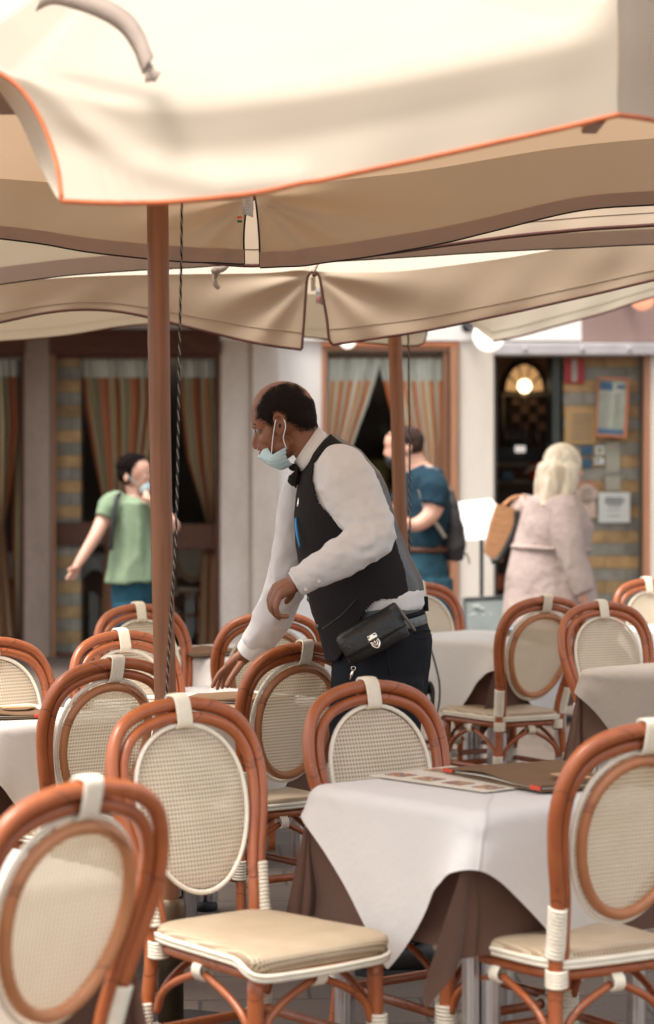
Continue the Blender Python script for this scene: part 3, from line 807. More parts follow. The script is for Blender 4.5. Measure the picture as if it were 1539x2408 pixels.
# nearest parasol: cream flap with orange piping, pole at left centre
pa = thing('parasol', 'nearest cream parasol filling the top, bright orange piping and thick pole', 'parasol', (-.40, 6.3, 0))
apexA = Vector((-.44, 6.25, 2.95))
fA = []
near_bot = [(145, 470, 4.75), (230, 474), (300, 475), (430, 471), (600, 456), (800, 413, 4.62), (1000, 370), (1250, 315), (1452, 268, 4.68)]
near_fold = [(-90, 120, 4.95), (60, 160), (200, 195, 4.8), (400, 190), (700, 152, 4.66), (1000, 95), (1300, 28), (1452, -10, 4.7)]
left_edge = [(-90, 120, 4.95), (0, 172, 4.92), (50, 210), (90, 270), (118, 335, 4.85), (137, 400), (145, 470, 4.75)]
fA.append(valance(pa, near_bot, near_fold, CANVAS, PIPING, left=left_edge, out=(-.1, -1, .1), lpipe=True, pr=.0052, amp=.0035, crease=(), seed=2.3, rnd=.075, folds=(([(60, 190), (180, 290), (330, 390), (520, 438), (700, 425)], .020, 38), ([(250, 420), (262, 470)], .004, 9), ([(290, 430), (298, 470)], .004, 9), ([(330, 435), (336, 470)], .003, 9)), cols=150))
# curled back strip behind the free edge
cv1 = curve3(left_edge, 26); cv2 = curve3([(-140, 150, 5.15), (-30, 190, 5.12), (38, 270), (85, 370, 4.98), (120, 440), (140, 472, 4.78)], 26)
MB().grid([cv1, [a.lerp(b, .5)+Vector((0, .03, 0)) for a, b in zip(cv1, cv2)], cv2]).build('curled_flap', CANVAS, pa)
fA.append(valance(pa, [(1452, 268, 4.68), (1539, 280, 4.85), (1750, 330, 5.6), (1900, 420, 6.3)], [(1452, -10, 4.7), (1539, 5, 4.85), (1800, 120, 5.6), (1900, 260, 6.3)], CANVAS, PIPING, out=(.8, -.6, 0), pr=.0052, seed=5))
fA.append(valance(pa, [(1900, 420, 6.3), (1800, 455, 6.6), (1750, 475, 6.8)], [(1900, 260, 6.3), (1820, 290), (1750, 310, 6.7)], CANVAS, PIPING, out=(1, 0, 0), seed=6, cols=20))
fA.append(valance(pa, [(612, 628, 7.3), (700, 624), (800, 612), (1000, 580, 7.2), (1150, 545), (1350, 496), (1539, 480, 7.0), (1750, 475, 6.8)],
        [(600, 460, 7.35), (800, 425), (1000, 400, 7.2), (1300, 350), (1539, 325, 6.95), (1750, 310, 6.7)], CANVAS, BLACKPIPE, left=[(600, 460, 7.35), (605, 500), (610, 560), (612, 628, 7.3)], out=(.1, 1, 0), hem=HEM, hemw=.20, lpipe=True, pr=.0032, pipe_l=BLACKPIPE, crease=((598, 462, 7.3, .030, 13),), seed=1.5)[::-1])
fA.append(valance(pa, [(-250, 545, 6.75), (-100, 550), (0, 560, 7.0), (100, 572), (200, 590), (300, 602), (400, 612, 7.2), (575, 620, 7.3)],
        [(-250, 400, 6.75), (0, 420, 7.0), (200, 435), (400, 448, 7.2), (590, 462, 7.35)], CANVAS, BLACKPIPE, right=[(590, 462, 7.35), (580, 490), (574, 550), (575, 620, 7.3)], out=(-.1, 1, 0), hem=HEM, hemw=.20, rpipe=True, pr=.0032, pipe_l=BLACKPIPE, crease=((592, 462, 7.3, .026, 12),), seed=4.1)[::-1])
fA.append(valance(pa, [(-250, 545, 6.75), (-420, 500, 6.0), (-300, 420, 5.3), (-150, 370, 5.15)], [(-250, 400, 6.75), (-420, 330, 6.0), (-250, 200, 5.3), (-90, 120, 4.95)], CANVAS, PIPING, out=(-1, 0, 0), seed=8))
canopy(pa, fA, apexA, CANVAS, .02)
ribs(pa, [W(-90, 125, 4.97), W(1452, 0, 4.72), W(1750, 312, 6.7), W(596, 458, 7.33), W(-250, 400, 6.75)], apexA, POLEWOOD)
pole = [W(368, 300, 6.3), W(371, 480, 6.3), W(378, 1100, 6.3), W(389, 1640, 6.3), W(397, 2100, 6.3), W(402, 2445, 6.3)]
pole = [apexA+Vector((0, 0, .1))]+pole
mb = MB().tube(pole, .0285, 20, n=24); mb.build('pole', POLEWOOD, pa)
b0 = W(402, 2445, 6.3); b0.z = 0
mb = MB().lathe(b0, [(.001, 0), (.034, 0), (.034, .20), (.040, .202), (.040, .36), (.036, .375), (.030, .38)], 24); mb.build('base_sleeve', BRONZE, pa)
mb = MB().lathe(b0, [(.001, 0), (.22, 0), (.22, .035), (.20, .045), (.05, .05), (.001, .05)], 32); mb.build('base_plate', BLACKMETAL, pa)
MB().tube([W(428, 470, 6.15), W(427, 600, 6.18), W(423, 800, 6.2), W(420, 1000, 6.2), W(416, 1200, 6.2), W(411, 1320, 6.2), W(404, 1420, 6.21), W(397, 1540, 6.22), W(392, 1640, 6.22)], .0036, 6, n=60).build('pull_cord', ROPE, pa)
# tie strap over the slope
sp = [W(100, 14, 4.98), W(140, -2, 4.95), W(190, 8, 4.9), W(250, 30, 4.84), W(300, 62, 4.80), W(330, 105, 4.76), W(342, 135, 4.73), W(352, 160, 4.71)]
C = catmull(sp, 40); rows = [[p+Vector((0, -.03-.01*k, .012*(k-1)))+Vector((.0, 0, -.0)) for p in C] for k in range(3)]
MB().grid([[p+Vector((.010, -.03, .017)) for p in C], [p+Vector((0, -.046, 0)) for p in C], [p+Vector((-.010, -.03, -.017)) for p in C]]).build('tie_strap', TIE, pa, solid=.003)
kn = W(350, 163, 4.68)
mb = MB(); mb.ball(kn, (.010, .009, .014)); mb.tube([kn, kn+Vector((.012, -.004, -.012)), kn+Vector((.018, -.004, -.016))], [.007, .010, .013], 8, n=6); mb.tube([kn, kn+Vector((.0, -.004, -.012)), kn+Vector((.002, -.004, -.024))], [.006, .007, .009], 8, n=6)
mb.build('strap_knot', TIE, pa)
MB().box(W(1396, 290, 4.95), (.034, .16, .022), bev=.004).build('rib_end', POLEWOOD, pa)
MB().box(W(4, 232, 5.3), (.05, .3, .028), bev=.004).build('rib_end', POLEWOOD, pa)
# label at the far slit
lt = W(583, 480, 7.22); mb = MB()
mb.grid([[lt+Vector((-.016+.016*i, -.004*math.sin(i*2+j), .028-.028*j+(-.006*i if j else 0))) for i in range(3)] for j in range(3)]); tg = mb.build('care_label', plain('white_label', (.62, .66, .72, 1), .6), pa, solid=.0006)
mb = MB()
for k in range(6): mb.box(lt+Vector((.002*(k % 2)-.002, -.008, .018-.007*k)), (.018-.003*(k % 3), .0006, .0012))
mb.build('label_print', plain('label_ink', (.12, .13, .16, 1), .8), tg)
mb = MB().box(lt+Vector((-.024, -.004, -.040)), (.014, .002, .006)); mb.build('flag_stripe_red', MENURED, tg)
mb = MB().box(lt+Vector((-.024, -.004, -.052)), (.014, .002, .007)); mb.build('flag_stripe_green', plain('green_thread', (.02, .12, .07, 1), .8), tg)
MB().box(W(590, 478, 7.25), (.016, .004, .05)).build('rib_pocket', HEM, pa)

# second parasol: only its dark piped near edge and taupe far hem show
pb = thing('parasol', 'parasol of which only thin taupe hems show between the two split ones', 'parasol', (-.54, 8.1, 0))
apexB = Vector((-.3, 8.1, 3.0)); fB = []
fB.append(valance(pb, [(-250, 520, 7.65), (0, 540), (300, 585), (560, 622, 7.65), (700, 613), (850, 601), (1150, 561, 7.65), (1350, 540), (1539, 527, 7.62), (1850, 505, 7.6)],
        [(-250, 370, 7.7), (300, 420), (560, 440), (850, 440), (1150, 420, 7.7), (1539, 390), (1850, 370, 7.65)], CANVAS_SHADED, PIPING_SHADED, out=(0, -1, 0), pr=.0062, amp=.008, seed=3))
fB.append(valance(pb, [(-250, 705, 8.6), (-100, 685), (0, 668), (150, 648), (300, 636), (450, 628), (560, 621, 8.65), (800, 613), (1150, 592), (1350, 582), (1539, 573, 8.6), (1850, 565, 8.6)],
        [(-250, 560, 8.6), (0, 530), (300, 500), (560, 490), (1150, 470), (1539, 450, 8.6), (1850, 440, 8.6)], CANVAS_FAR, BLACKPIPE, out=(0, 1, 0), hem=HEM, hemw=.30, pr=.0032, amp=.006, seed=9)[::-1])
fB.append(curve3([(1850, 370, 7.65), (1870, 410, 8.1), (1850, 440, 8.6)], 10)); fB.append(curve3([(-250, 560, 8.6), (-290, 460, 8.1), (-250, 370, 7.7)], 10))
canopy(pb, fB, apexB, CANVAS_FAR, .02)
MB().tube([apexB, W(374, 560, 8.1), W(378, 1100, 8.1), W(386, 1600, 8.1), W(391, 2150, 8.1)], .022, 12, n=12).build('pole', POLEWOOD, pb)

# third parasol: split flap above the waiter
pc = thing('parasol', 'middle parasol with a dark piped slit, its slim pole behind the waiter\'s back', 'parasol', (.30, 10.0, 0))
apexC = Vector((.27, 10.0, 2.95)); fC = []
fC.append(valance(pc, [(-250, 800, 8.85), (-100, 778), (0, 757, 8.95), (100, 736), (200, 727), (300, 735), (440, 767, 9), (600, 805), (710, 821, 9.0)],
        [(-250, 660, 8.9), (0, 662), (200, 650), (400, 645), (600, 642), (700, 636), (736, 638, 9.0)], CANVAS_SHADED, PIPING_SHADED, right=[(736, 638, 9.0), (724, 652), (719, 700), (715, 760), (710, 821, 9.0)], out=(0, -1, 0), rpipe=True, pr=.0052, crease=((738, 645, 9.0, .030, 11),), amp=.012, seed=7.7, cols=120))
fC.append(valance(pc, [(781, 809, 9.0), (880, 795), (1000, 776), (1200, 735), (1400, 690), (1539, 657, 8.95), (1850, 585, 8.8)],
        [(742, 638, 9.0), (800, 640), (900, 640), (1000, 632), (1200, 605), (1400, 570), (1539, 550, 8.95), (1850, 500, 8.8)], CANVAS_SHADED, PIPING_SHADED, left=[(742, 638, 9.0), (752, 652), (760, 700), (769, 750), (774, 795), (781, 809, 9.0)], out=(0, -1, 0), lpipe=True, pr=.0052, crease=((740, 645, 9.0, .032, 10),), amp=.010, seed=2.9, cols=120))
fC.append(valance(pc, [(1850, 585, 8.8), (1700, 600, 9.8), (1250, 690, 10.5), (1010, 760, 11.2)], [(1850, 500, 8.8), (1700, 510, 9.8), (1250, 590, 10.5), (1008, 700, 11.2)], CANVAS_FAR, PIPING_SHADED, out=(1, 0, 0), seed=3))
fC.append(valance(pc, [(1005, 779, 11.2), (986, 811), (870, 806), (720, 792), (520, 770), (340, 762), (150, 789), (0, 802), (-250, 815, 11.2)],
        [(1008, 700, 11.2), (900, 700), (520, 680), (340, 670), (0, 690), (-250, 700, 11.2)], CANVAS_FAR, PIPING_SHADED, out=(0, 1, 0), pr=.004, seed=12, amp=.006))
fC.append(valance(pc, [(-250, 815, 11.2), (-420, 800, 10), (-250, 800, 8.85)], [(-250, 700, 11.2), (-420, 690, 10), (-250, 660, 8.9)], CANVAS_FAR, PIPING_SHADED, out=(-1, 0, 0), seed=13, cols=30))
canopy(pc, fC, apexC, CANVAS_FAR, .02)
MB().tube([apexC, W(929, 780, 10), W(933, 900, 10), W(938, 1100, 10), W(945, 1330, 10), W(954, 1640, 10), W(962, 1950, 10)], .0285, 16, n=20).build('pole', POLEWOOD, pc)
b1 = W(962, 1950, 10); b1.z = 0
MB().lathe(b1, [(.001, 0), (.2, 0), (.2, .035), (.04, .05), (.04, .3), (.03, .3)], 24).build('base_plate', BLACKMETAL, pc)
MB().tube([W(960, 770, 9.7), W(962, 900, 9.7), W(964, 1100, 9.7), W(965, 1340, 9.7)], .0045, 6, n=40).build('pull_cord', ROPE, pc)
MB().tube([W(965, 1340, 9.7), W(985, 1440, 9.7), W(1018, 1540, 9.7), W(1034, 1610, 9.7), W(1030, 1670, 9.7), W(1012, 1700, 9.7)], .0045, 6, n=40).build('pull_cord', BLACKMETAL, pc)
mb = MB(); q = W(1008, 1630, 9.75)
for k in range(5): mb.tube([q+Vector((.018*math.cos(a), .01*k-.02, .045*math.sin(a)-.01*k)) for a in [2*math.pi*i/16 for i in range(16)]], .009, 6, closed=True)
mb.build('cord_coil', BLACKMETAL, pc)
ribs(pc, [W(739, 640, 9.02), W(1008, 702, 11.2), W(-250, 662, 8.9), W(1850, 502, 8.8)], apexC, POLEWOOD)
MB().box(W(737, 668, 9.05), (.018, .02, .05), bev=.003).build('rib_end', plain('white_plastic', (.6, .58, .52, 1), .4), pc)
lt = W(751, 697, 9.02)
tg = MB().grid([[lt+Vector((-.013+.013*i, -.004, .034-.030*j+(.004 if i == 1 else 0)-.004*i)) for i in range(3)] for j in range(3)]).build('maker_label', plain('grey_label', (.5, .48, .47, 1), .7), pc, solid=.0006)
for txt, sz, dz, mt in (('eri', .024, .006, plain('dark_ink', (.03, .05, .04, 1), .8)),):
    cu = bpy.data.curves.new('label_text', 'FONT'); cu.body = txt; cu.size = sz; cu.align_x = 'CENTER'; ob = bpy.data.objects.new('tmp', cu); COL.objects.link(ob)
    me = bpy.data.meshes.new_from_object(ob); bpy.data.objects.remove(ob); me.transform(Matrix.Translation(lt+Vector((0, -.0075, dz))-pc.location) @ Matrix.Rotation(R(90), 4, 'X')); me.materials.clear(); me.materials.append(mt)
    ob = bpy.data.objects.new('label_text', me); COL.objects.link(ob); ob.parent = tg
mb = MB()
for k in range(3): mb.tube([lt+Vector((-.010+.001*k, -.0082, -.004-.008*k)), lt+Vector((-.002, -.0082, -.003-.008*k)), lt+Vector((.008-.002*k, -.0082, -.005-.008*k))], .0014, 5)
mb.build('red_print', MENURED, tg)
k0 = W(524, 632, 8.8)
MB().tube([k0, W(512, 640, 8.75), W(505, 655, 8.75), W(508, 670, 8.75), W(516, 678, 8.75)], [.010, .009, .009, .009, .007], 8, n=20).build('tie_cord', TIE, pc)
MB().tube([k0+Vector((.02, 0, .01)), k0, W(505, 637, 8.72)], [.006, .012, .014], 8, n=10).build('tie_knot', TIE, pc)

# fourth parasol: pale corner at the right
pd = thing('parasol', 'pale parasol corner hanging in front of the globe lamp at the right', 'parasol', (1.78, 12.7, 0))
apexD = W(1500, 380, 12.7); fD = []
fD.append(valance(pd, [(1160, 802, 12.0), (1230, 788), (1300, 768), (1420, 735), (1539, 697), (1850, 610, 12.0)], [(1150, 700, 12.0), (1300, 660), (1539, 600), (1850, 520, 12.0)], CANVAS_FAR, PIPING_SHADED, out=(0, -1, 0), pr=.005, amp=.008, seed=1))
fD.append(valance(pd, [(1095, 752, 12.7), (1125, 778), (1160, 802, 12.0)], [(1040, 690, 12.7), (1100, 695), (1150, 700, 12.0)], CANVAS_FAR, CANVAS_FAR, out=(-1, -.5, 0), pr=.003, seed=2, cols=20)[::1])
fD.append(curve3([(1850, 520, 12.0), (1950, 560, 13.5), (1750, 680, 14.9), (1300, 690, 14.9), (1040, 690, 12.7)], 40))
canopy(pd, fD, apexD, CANVAS_FAR, .02)
MB().tube([apexD, W(1572, 900, 12.7), W(1575, 1770, 12.7)], .0285, 12, n=8).build('pole', POLEWOOD, pd)
# ---------------------------------------------------------------- restaurant front
FD = 19.0
def px(v, d): return v*d/F
def BX(mb, x0, x1, y0, y1, d, depth, bev=0):
    a = W(x0, y0, d); b = W(x1, y1, d)
    return mb.box(((a.x+b.x)/2, d+depth/2, (a.z+b.z)/2), (abs(b.x-a.x), depth, abs(a.z-b.z)), bev=bev)
def stone(name, a, b, scale=2.5, rough=.8, streak=1.0, bump=.3):
    m = NT(name); c = m.coord(); f = m.noise(m.mapping(c, (1, 1, .35)), scale, 8, .62); f2 = m.noise(c, 22, 5)
    cc = m.ramp(f, [(.32, a), (.68, b)]); cc = m.mix(m.math('MULTIPLY', m.math('SUBTRACT', f2, .35), .5*streak), cc, tuple(x*.55 for x in a[:3])+(1,))
    m.base(cc); m.rough(rough); m.bump(m.math('ADD', f, m.math('MULTIPLY', f2, .4)), bump, .01); return m.m
PILLAR = stone('grey_mauve_stone', (.56, .465, .39, 1), (.72, .63, .55, 1))
PILLARD = stone('brown_stone', (.20, .145, .11, 1), (.30, .225, .18, 1))
PLASTER = stone('white_plaster', (.74, .70, .66, 1), (.84, .81, .78, 1), 1.5, .9, .25)
CREAMWALL = stone('cream_plaster', (.58, .51, .43, 1), (.68, .62, .54, 1), 1.5, .9, .3)
MAUVE = stone('mauve_plaster', (.24, .16, .14, 1), (.31, .21, .19, 1), 1.2, .9, .3)
LINTEL = stone('grey_lintel', (.36, .33, .33, 1), (.46, .43, .43, 1), 4, .7, .5)
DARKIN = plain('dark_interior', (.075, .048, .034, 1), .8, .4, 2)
BROWNIN = plain('brown_interior', (.16, .075, .035, 1), .7, .3, 3)
def tiles(name, pitch):
    m = NT(name); c = m.coord(); sp = m.n('ShaderNodeSeparateXYZ'); m.l(c, sp.inputs[0])
    z = m.math('DIVIDE', sp.outputs[2], pitch*2); fr = m.math('FRACT', z); sel = m.math('LESS_THAN', fr, .5)
    bt = m.n('ShaderNodeTexBrick'); bt.inputs['Scale'].default_value = 1; bt.inputs['Brick Width'].default_value = .34; bt.inputs['Row Height'].default_value = pitch; bt.inputs['Mortar Size'].default_value = .003
    bt.inputs['Color1'].default_value = (.75, .75, .75, 1); bt.inputs['Color2'].default_value = (1.15, 1.1, 1.05, 1); bt.inputs['Mortar'].default_value = (.35, .33, .3, 1)
    mpn = m.n('ShaderNodeMapping'); mpn.inputs['Rotation'].default_value = (R(90), 0, 0); m.l(c, mpn.inputs[0]); m.l(mpn.outputs[0], bt.inputs['Vector'])
    f = m.noise(c, 9, 6)
    och = m.ramp(f, [(.3, (.34, .18, .075, 1)), (.7, (.56, .36, .17, 1))]); gr = m.ramp(f, [(.3, (.21, .19, .165, 1)), (.7, (.34, .31, .27, 1))])
    m.base(m.mix(1, m.mix(sel, och, gr), bt.outputs['Color'], 'MULTIPLY')); m.rough(.6); m.bump(f, .4, .01); return m.m
TILES = tiles('striped_stone_tiles', .100)
def glass_mat():
    m = NT('window_glass'); t = m.n('ShaderNodeBsdfTransparent'); t.inputs[0].default_value = (.97, .98, .97, 1); g_ = m.n('ShaderNodeBsdfGlossy'); g_.inputs['Roughness'].default_value = .04
    fr = m.n('ShaderNodeFresnel'); fr.inputs[0].default_value = 1.12; x = m.n('ShaderNodeMixShader'); m.l(fr.outputs[0], x.inputs[0]); m.l(t.outputs[0], x.inputs[1]); m.l(g_.outputs[0], x.inputs[2]); m.l(x.outputs[0], m.out.inputs[0]); return m.m
GLASS = glass_mat()
bl = thing('restaurant_building', 'restaurant front of stone pillars, plaster and big windows across the background', 'building', (0, FD, 0))
m = MB(); m.box((-4.6, FD+.25, 5.25), (13.2, .5, 5.5)); m.build('wall', PLASTER, bl)
m = MB(); m.box((6.2, FD+.25, 5.24), (8.4, .5, 5.5)); m.build('wall', MAUVE, bl)
m = MB(); BX(m, 57, 118, 780, 1549, FD-.02, .4, .01); m.build('pillar', PILLARD, bl)
m = MB(); BX(m, 518, 592, 770, 1549, FD+.06, .5, .02); BX(m, 592, 657, 770, 1549, FD, .55, .012); m.build('pillar', PILLAR, bl)
m = MB(); BX(m, 657, 757, 760, 1549, FD+.04, .5); m.build('wall', PLASTER, bl)
m = MB(); BX(m, 1078, 1163, 770, 1549, FD+.02, .5, .01); m.build('wall', CREAMWALL, bl)
m = MB(); BX(m, 1531, 1900, 830, 1549, FD+.02, .5); m.build('wall', CREAMWALL, bl)
m = MB(); BX(m, -900, 57, 780, 830, FD-.04, .3); BX(m, 118, 518, 775, 832, FD-.04, .3, .01); m.build('beam', DARKWOOD, bl)
m = MB(); BX(m, 1163, 1700, 806, 835, FD-.08, .3, .01)
for x in (1235, 1370, 1480): m.ball(W(x, 821, FD-.085), .018, 10, 6)
m.build('lintel', LINTEL, bl)
m = MB(); m.box(((W(655, 0, 19).x-11)/2, 18.1, 2.70), (W(655, 0, 19).x+11, 1.8, .10)); m.build('added_shade_roof', DARKWOOD, bl)  # added roof slab, out of view, keeps sky light off the left front
# interior shell (dark rooms behind the glass)
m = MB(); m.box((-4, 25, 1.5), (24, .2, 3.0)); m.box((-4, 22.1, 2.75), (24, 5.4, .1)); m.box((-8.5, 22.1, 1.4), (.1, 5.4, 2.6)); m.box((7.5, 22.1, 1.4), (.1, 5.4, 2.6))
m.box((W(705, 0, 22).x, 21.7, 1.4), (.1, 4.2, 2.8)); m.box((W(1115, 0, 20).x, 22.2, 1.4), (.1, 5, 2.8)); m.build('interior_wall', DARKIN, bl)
m = MB(); BX(m, -900, -110, 780, 1549, FD+.02, .4); m.build('wall', PILLARD, bl)
# window frames and panes
def window(x0, x1, y0, y1, d, mat, fw=7, glass=True, sides='lrtb'):
    fr = MB()
    if 'l' in sides: BX(fr, x0, x0+fw, y0, y1, d, .08)
    if 'r' in sides: BX(fr, x1-fw, x1, y0, y1, d, .08)
    if 't' in sides: BX(fr, x0+fw, x1-fw, y0, y0+fw, d+.002, .08)
    if 'b' in sides: BX(fr, x0+fw, x1-fw, y1-fw, y1, d+.002, .08)
    o = fr.build('window_frame', mat, bl)
    if glass:
        g_ = MB(); BX(g_, x0+fw, x1-fw, y0+fw, y1-fw, d+.035, .006); g_.build('pane', GLASS, o)
    return o
window(118, 518, 832, 1545, 19.10, DARKWOOD, 10, sides='rtb')
m = MB(); BX(m, 119, 130, 832, 1549, 19.06, .1); m.build('door_jamb', FRAMEWOOD, bl)
window(-400, 57, 832, 1545, 19.10, DARKWOOD, 8)
m = MB(); BX(m, 130, 190, 834, 1549, 19.25, .25); m.build('tiled_column', TILES, bl)
fo = window(757, 1078, 812, 1545, 19.01, FRAMEWOOD, 12, sides='ltb')
m = MB(); BX(m, 1042, 1056, 824, 1545, 19.05, .06); BX(m, 1060, 1078, 812, 1545, 18.99, .14); m.build('window_frame', FRAMEWOOD, bl)
m = MB(); BX(m, 757, 1078, 806, 813, 18.985, .1); m.build('window_head', plain('orange_wood', (.45, .15, .06, 1), .5), bl)
m = MB(); m.tube([W(762, 838, 19.13), W(1050, 838, 19.13)], .014, 8, n=4); m.build('curtain_rail', BROWNIN, bl)
# door bay with the tiled side wall
m = MB(); BX(m, 1326, 1531, 835, 1549, 19.23, .3); m.build('tiled_wall', TILES, bl)
m = MB(); BX(m, 1300, 1318, 835, 1549, 19.2, .5); m.build('door_post', plain('black_green_metal', (.03, .035, .03, 1), .4), bl)
m = MB(); BX(m, 1516, 1531, 835, 1549, 19.03, .19); m.build('door_jamb', FRAMEWOOD, bl)
m = MB(); BX(m, 1503, 1508, 835, 1549, 19.11, .03); m.build('glass_edge', plain('dark_glass_edge', (.03, .035, .035, 1), .3), bl)
m = MB(); BX(m, 1163, 1169, 835, 1549, 19.1, .4); m.build('door_jamb', plain('dark_jamb', (.06, .05, .045, 1), .5), bl)
g_ = MB(); BX(g_, 1318, 1503, 837, 1549, 19.12, .006); g_.build('pane', GLASS, bl)
# bar interior behind the door
bar = thing('bar_interior', 'dim bar seen through the door, arched amber fanlight over a checkered back wall', 'bar', (1.9, 21.3, 0))
m = MB(); BX(m, 1165, 1310, 830, 1560, 21.6, .1); m.build('back_wall', plain('warm_brown_wall', (.17, .085, .045, 1), .7, .3, 4), bar)
def emis(name, col, s): return plain(name, col, .6, .05, 10, emit=s)
AMBER = emis('amber_glass', (.55, .30, .12, 1), .35)
cx_, cy_ = 1234, 922; m = MB(); fr = MB()
for i in range(5):
    a0, a1 = math.pi*(i+.09)/5, math.pi*(i+.91)/5; P = []
    for a, r1, r2 in [(a0, 20, 1)]:
        pts = [(cx_-44*math.cos(a0)*.42, cy_-64*math.sin(a0)*.42)]+[(cx_-44*math.cos(a0+(a1-a0)*k/6), cy_-64*math.sin(a0+(a1-a0)*k/6)) for k in range(7)]+[(cx_-44*math.cos(a1)*.42, cy_-64*math.sin(a1)*.42)]
    m.prism([W(x, y, 21.50) for x, y in pts], (0, .02, 0))
    
arch = [(cx_-50*math.cos(math.pi*k/20), cy_-70*math.sin(math.pi*k/20)) for k in range(21)]
fr.prism([W(x, y, 21.53) for x, y in arch], (0, .05, 0)); f_ = fr.build('fanlight_frame', BLACKMETAL, bar); m.build('fanlight_glass', AMBER, f_)
m = MB()
for i in range(4):
    for j in range(4):
        if (i+j) % 2 == 0: BX(m, 1205+20*i, 1224+20*i, 934+20*j, 953+20*j, 21.5, .03)
m2 = MB(); BX(m2, 1195, 1290, 928, 1040, 21.55, .04); q = m2.build('checker_panel', DARKIN, bar); m.build('checker_tiles', plain('tan_tiles', (.30, .15, .08, 1), .6), q)
TS = plain('tan_shelf', (.30, .22, .15, 1), .6)
m = MB(); BX(m, 1180, 1300, 925, 931, 21.42, .1); m.build('cornice', TS, bar)
m = MB(); BX(m, 1182, 1188, 931, 1045, 21.45, .06); m.build('upright', TS, bar)
for y_ in (1129, 1088): m = MB(); BX(m, 1165, 1300, y_, y_+8, 20.9, .3); m.build('shelf', TS, bar)
m = MB(); BX(m, 1165, 1300, 1052, 1085, 20.85, .5); m.build('counter_top', BLACKMETAL, bar)
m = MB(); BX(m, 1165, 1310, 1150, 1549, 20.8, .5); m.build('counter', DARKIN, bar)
lampm = emis('warm_bulb', (1, .80, .50, 1), 1.6)
t = thing('globe_lamp', 'small glowing bulb on a stem in front of the amber fanlight inside the bar', 'lamp', W(1234, 940, 21.2))
m = MB().ball(W(1234, 908, 21.2), .062, 20, 12); m.build('globe', lampm, t); m = MB().tube([W(1234, 925, 21.2), W(1234, 952, 21.2)], [.03, .022], 10); m.build('stem', plain('cream_stem', (.6, .42, .25, 1), .5), t)
BOTG = plain('bottle_glass', (.16, .12, .11, 1), .25)
for i, x in enumerate((1190, 1205, 1218, 1231, 1262)):
    b = W(x, 1050, 21.1); m = MB().lathe(b, [(.001, 0), (.035, .002), (.036, .12), (.014, .16), (.012, .20), (.001, .202)], 12)
    o = m.build('bottle', BOTG, None, cat='bottle', group='bottles on the bar shelf', origin=b); o['label'] = 'small dim bottle standing on the bar shelf below the checkered wall'
t = thing('cash_register', 'dark machine with a small white lit screen on the bar counter', 'till', W(1225, 1052, 20.8))
m = MB(); BX(m, 1200, 1250, 1040, 1052, 20.95, .25, .01); m.build('body', BLACKMETAL, t); m = MB(); BX(m, 1212, 1236, 1048, 1064, 20.80, .03, .004); m.build('screen', emis('pale_screen', (.8, .72, .66, 1), .35), t)
m = MB().lathe(W(1261, 1127, 20.7), [(.001, 0), (.05, .0), (.062, .04), (.062, .10), (.04, .13), (.05, .135)], 18); o = m.build('red_vase', plain('bright_red', (.75, .015, .012, 1), .4), None, 'bright red rounded pot beside the blonde woman\'s head inside the bar', 'pot', origin=W(1261, 1127, 20.7))
m = MB().tube([W(1236, 1112, 20.6), W(1252, 1100, 20.6), W(1268, 1096, 20.65)], [.012, .02, .012], 8, n=8); o = m.build('wooden_spoon', plain('pale_wood', (.6, .42, .28, 1), .6), None, 'pale wooden utensil lying across the red pot', 'utensil', origin=W(1252, 1100, 20.6))
m = MB(); BX(m, 1182, 1208, 1106, 1128, 20.7, .1, .01); m.build('blue_box', plain('dusty_blue', (.06, .13, .19, 1), .5), None, 'dusty blue box on the lower bar shelf', 'box', origin=W(1195, 1128, 20.7))
m = MB(); BX(m, 1166, 1186, 1352, 1388, 19.9, .15, .01); m.build('orange_crate', plain('orange_red', (.42, .09, .03, 1), .6), None, 'orange red crate low in the doorway left of the pink dress', 'crate', origin=W(1176, 1388, 19.9))

# papers and signs on the tiled wall
def paper(name, label, x0, x1, y0, y1, d, mat, cat='notice', rot=0, group=None, lines=None, frame=None):
    t = thing(name, label, cat, W((x0+x1)/2, y1, d), group=group)
    m = MB(); BX(m, x0, x1, y0, y1, d, .008); m.build('sheet', mat, t)
    if lines:
        m = MB(); r = random.Random(int(x0))
        for (lx0, lx1, ly, lh) in lines: BX(m, lx0, lx1, ly, ly+lh, d-.004, .003)
        m.build('printed_lines', INK, t)
    return t
INK = plain('grey_ink', (.16, .15, .15, 1), .8); PAPERW = plain('white_paper', (.66, .64, .60, 1), .8, .04); OCHP = plain('ochre_paper', (.50, .30, .13, 1), .8, .1)
BLUEINK = plain('blue_ink', (.04, .10, .17, 1), .7); PINKP = plain('pinkish_paper', (.62, .44, .36, 1), .8); BEIGEP = plain('beige_paper', (.40, .36, .29, 1), .8)
REDSIGN = plain('red_sign', (.42, .012, .018, 1), .5)
t = thing('wall_sign', 'red upright sign with a pale centre bar at the top of the tiled wall', 'sign', W(1351, 902, 19.2)); m = MB(); BX(m, 1328, 1374, 841, 902, 19.2, .02, .003); m.build('board', REDSIGN, t)
m = MB(); BX(m, 1346, 1357, 846, 897, 19.193, .006); q = m.build('centre_bar', PAPERW, t)
m = MB()
for i in range(7): BX(m, 1348, 1355, 849+7*i, 852+7*i, 19.189, .003)
m.build('lettering', INK, q)
t = thing('menu_case', 'framed menu board with a reddish wood frame and dark blue foot on the tiled wall', 'menu board', W(1442, 1030, 19.1))
Mr = Matrix.Rotation(R(3), 3, 'Y'); a, b = W(1399, 886, 19.12), W(1481, 1029, 19.12); c_ = (a+b)/2; w_, h_ = b.x-a.x-.03, a.z-b.z-.01
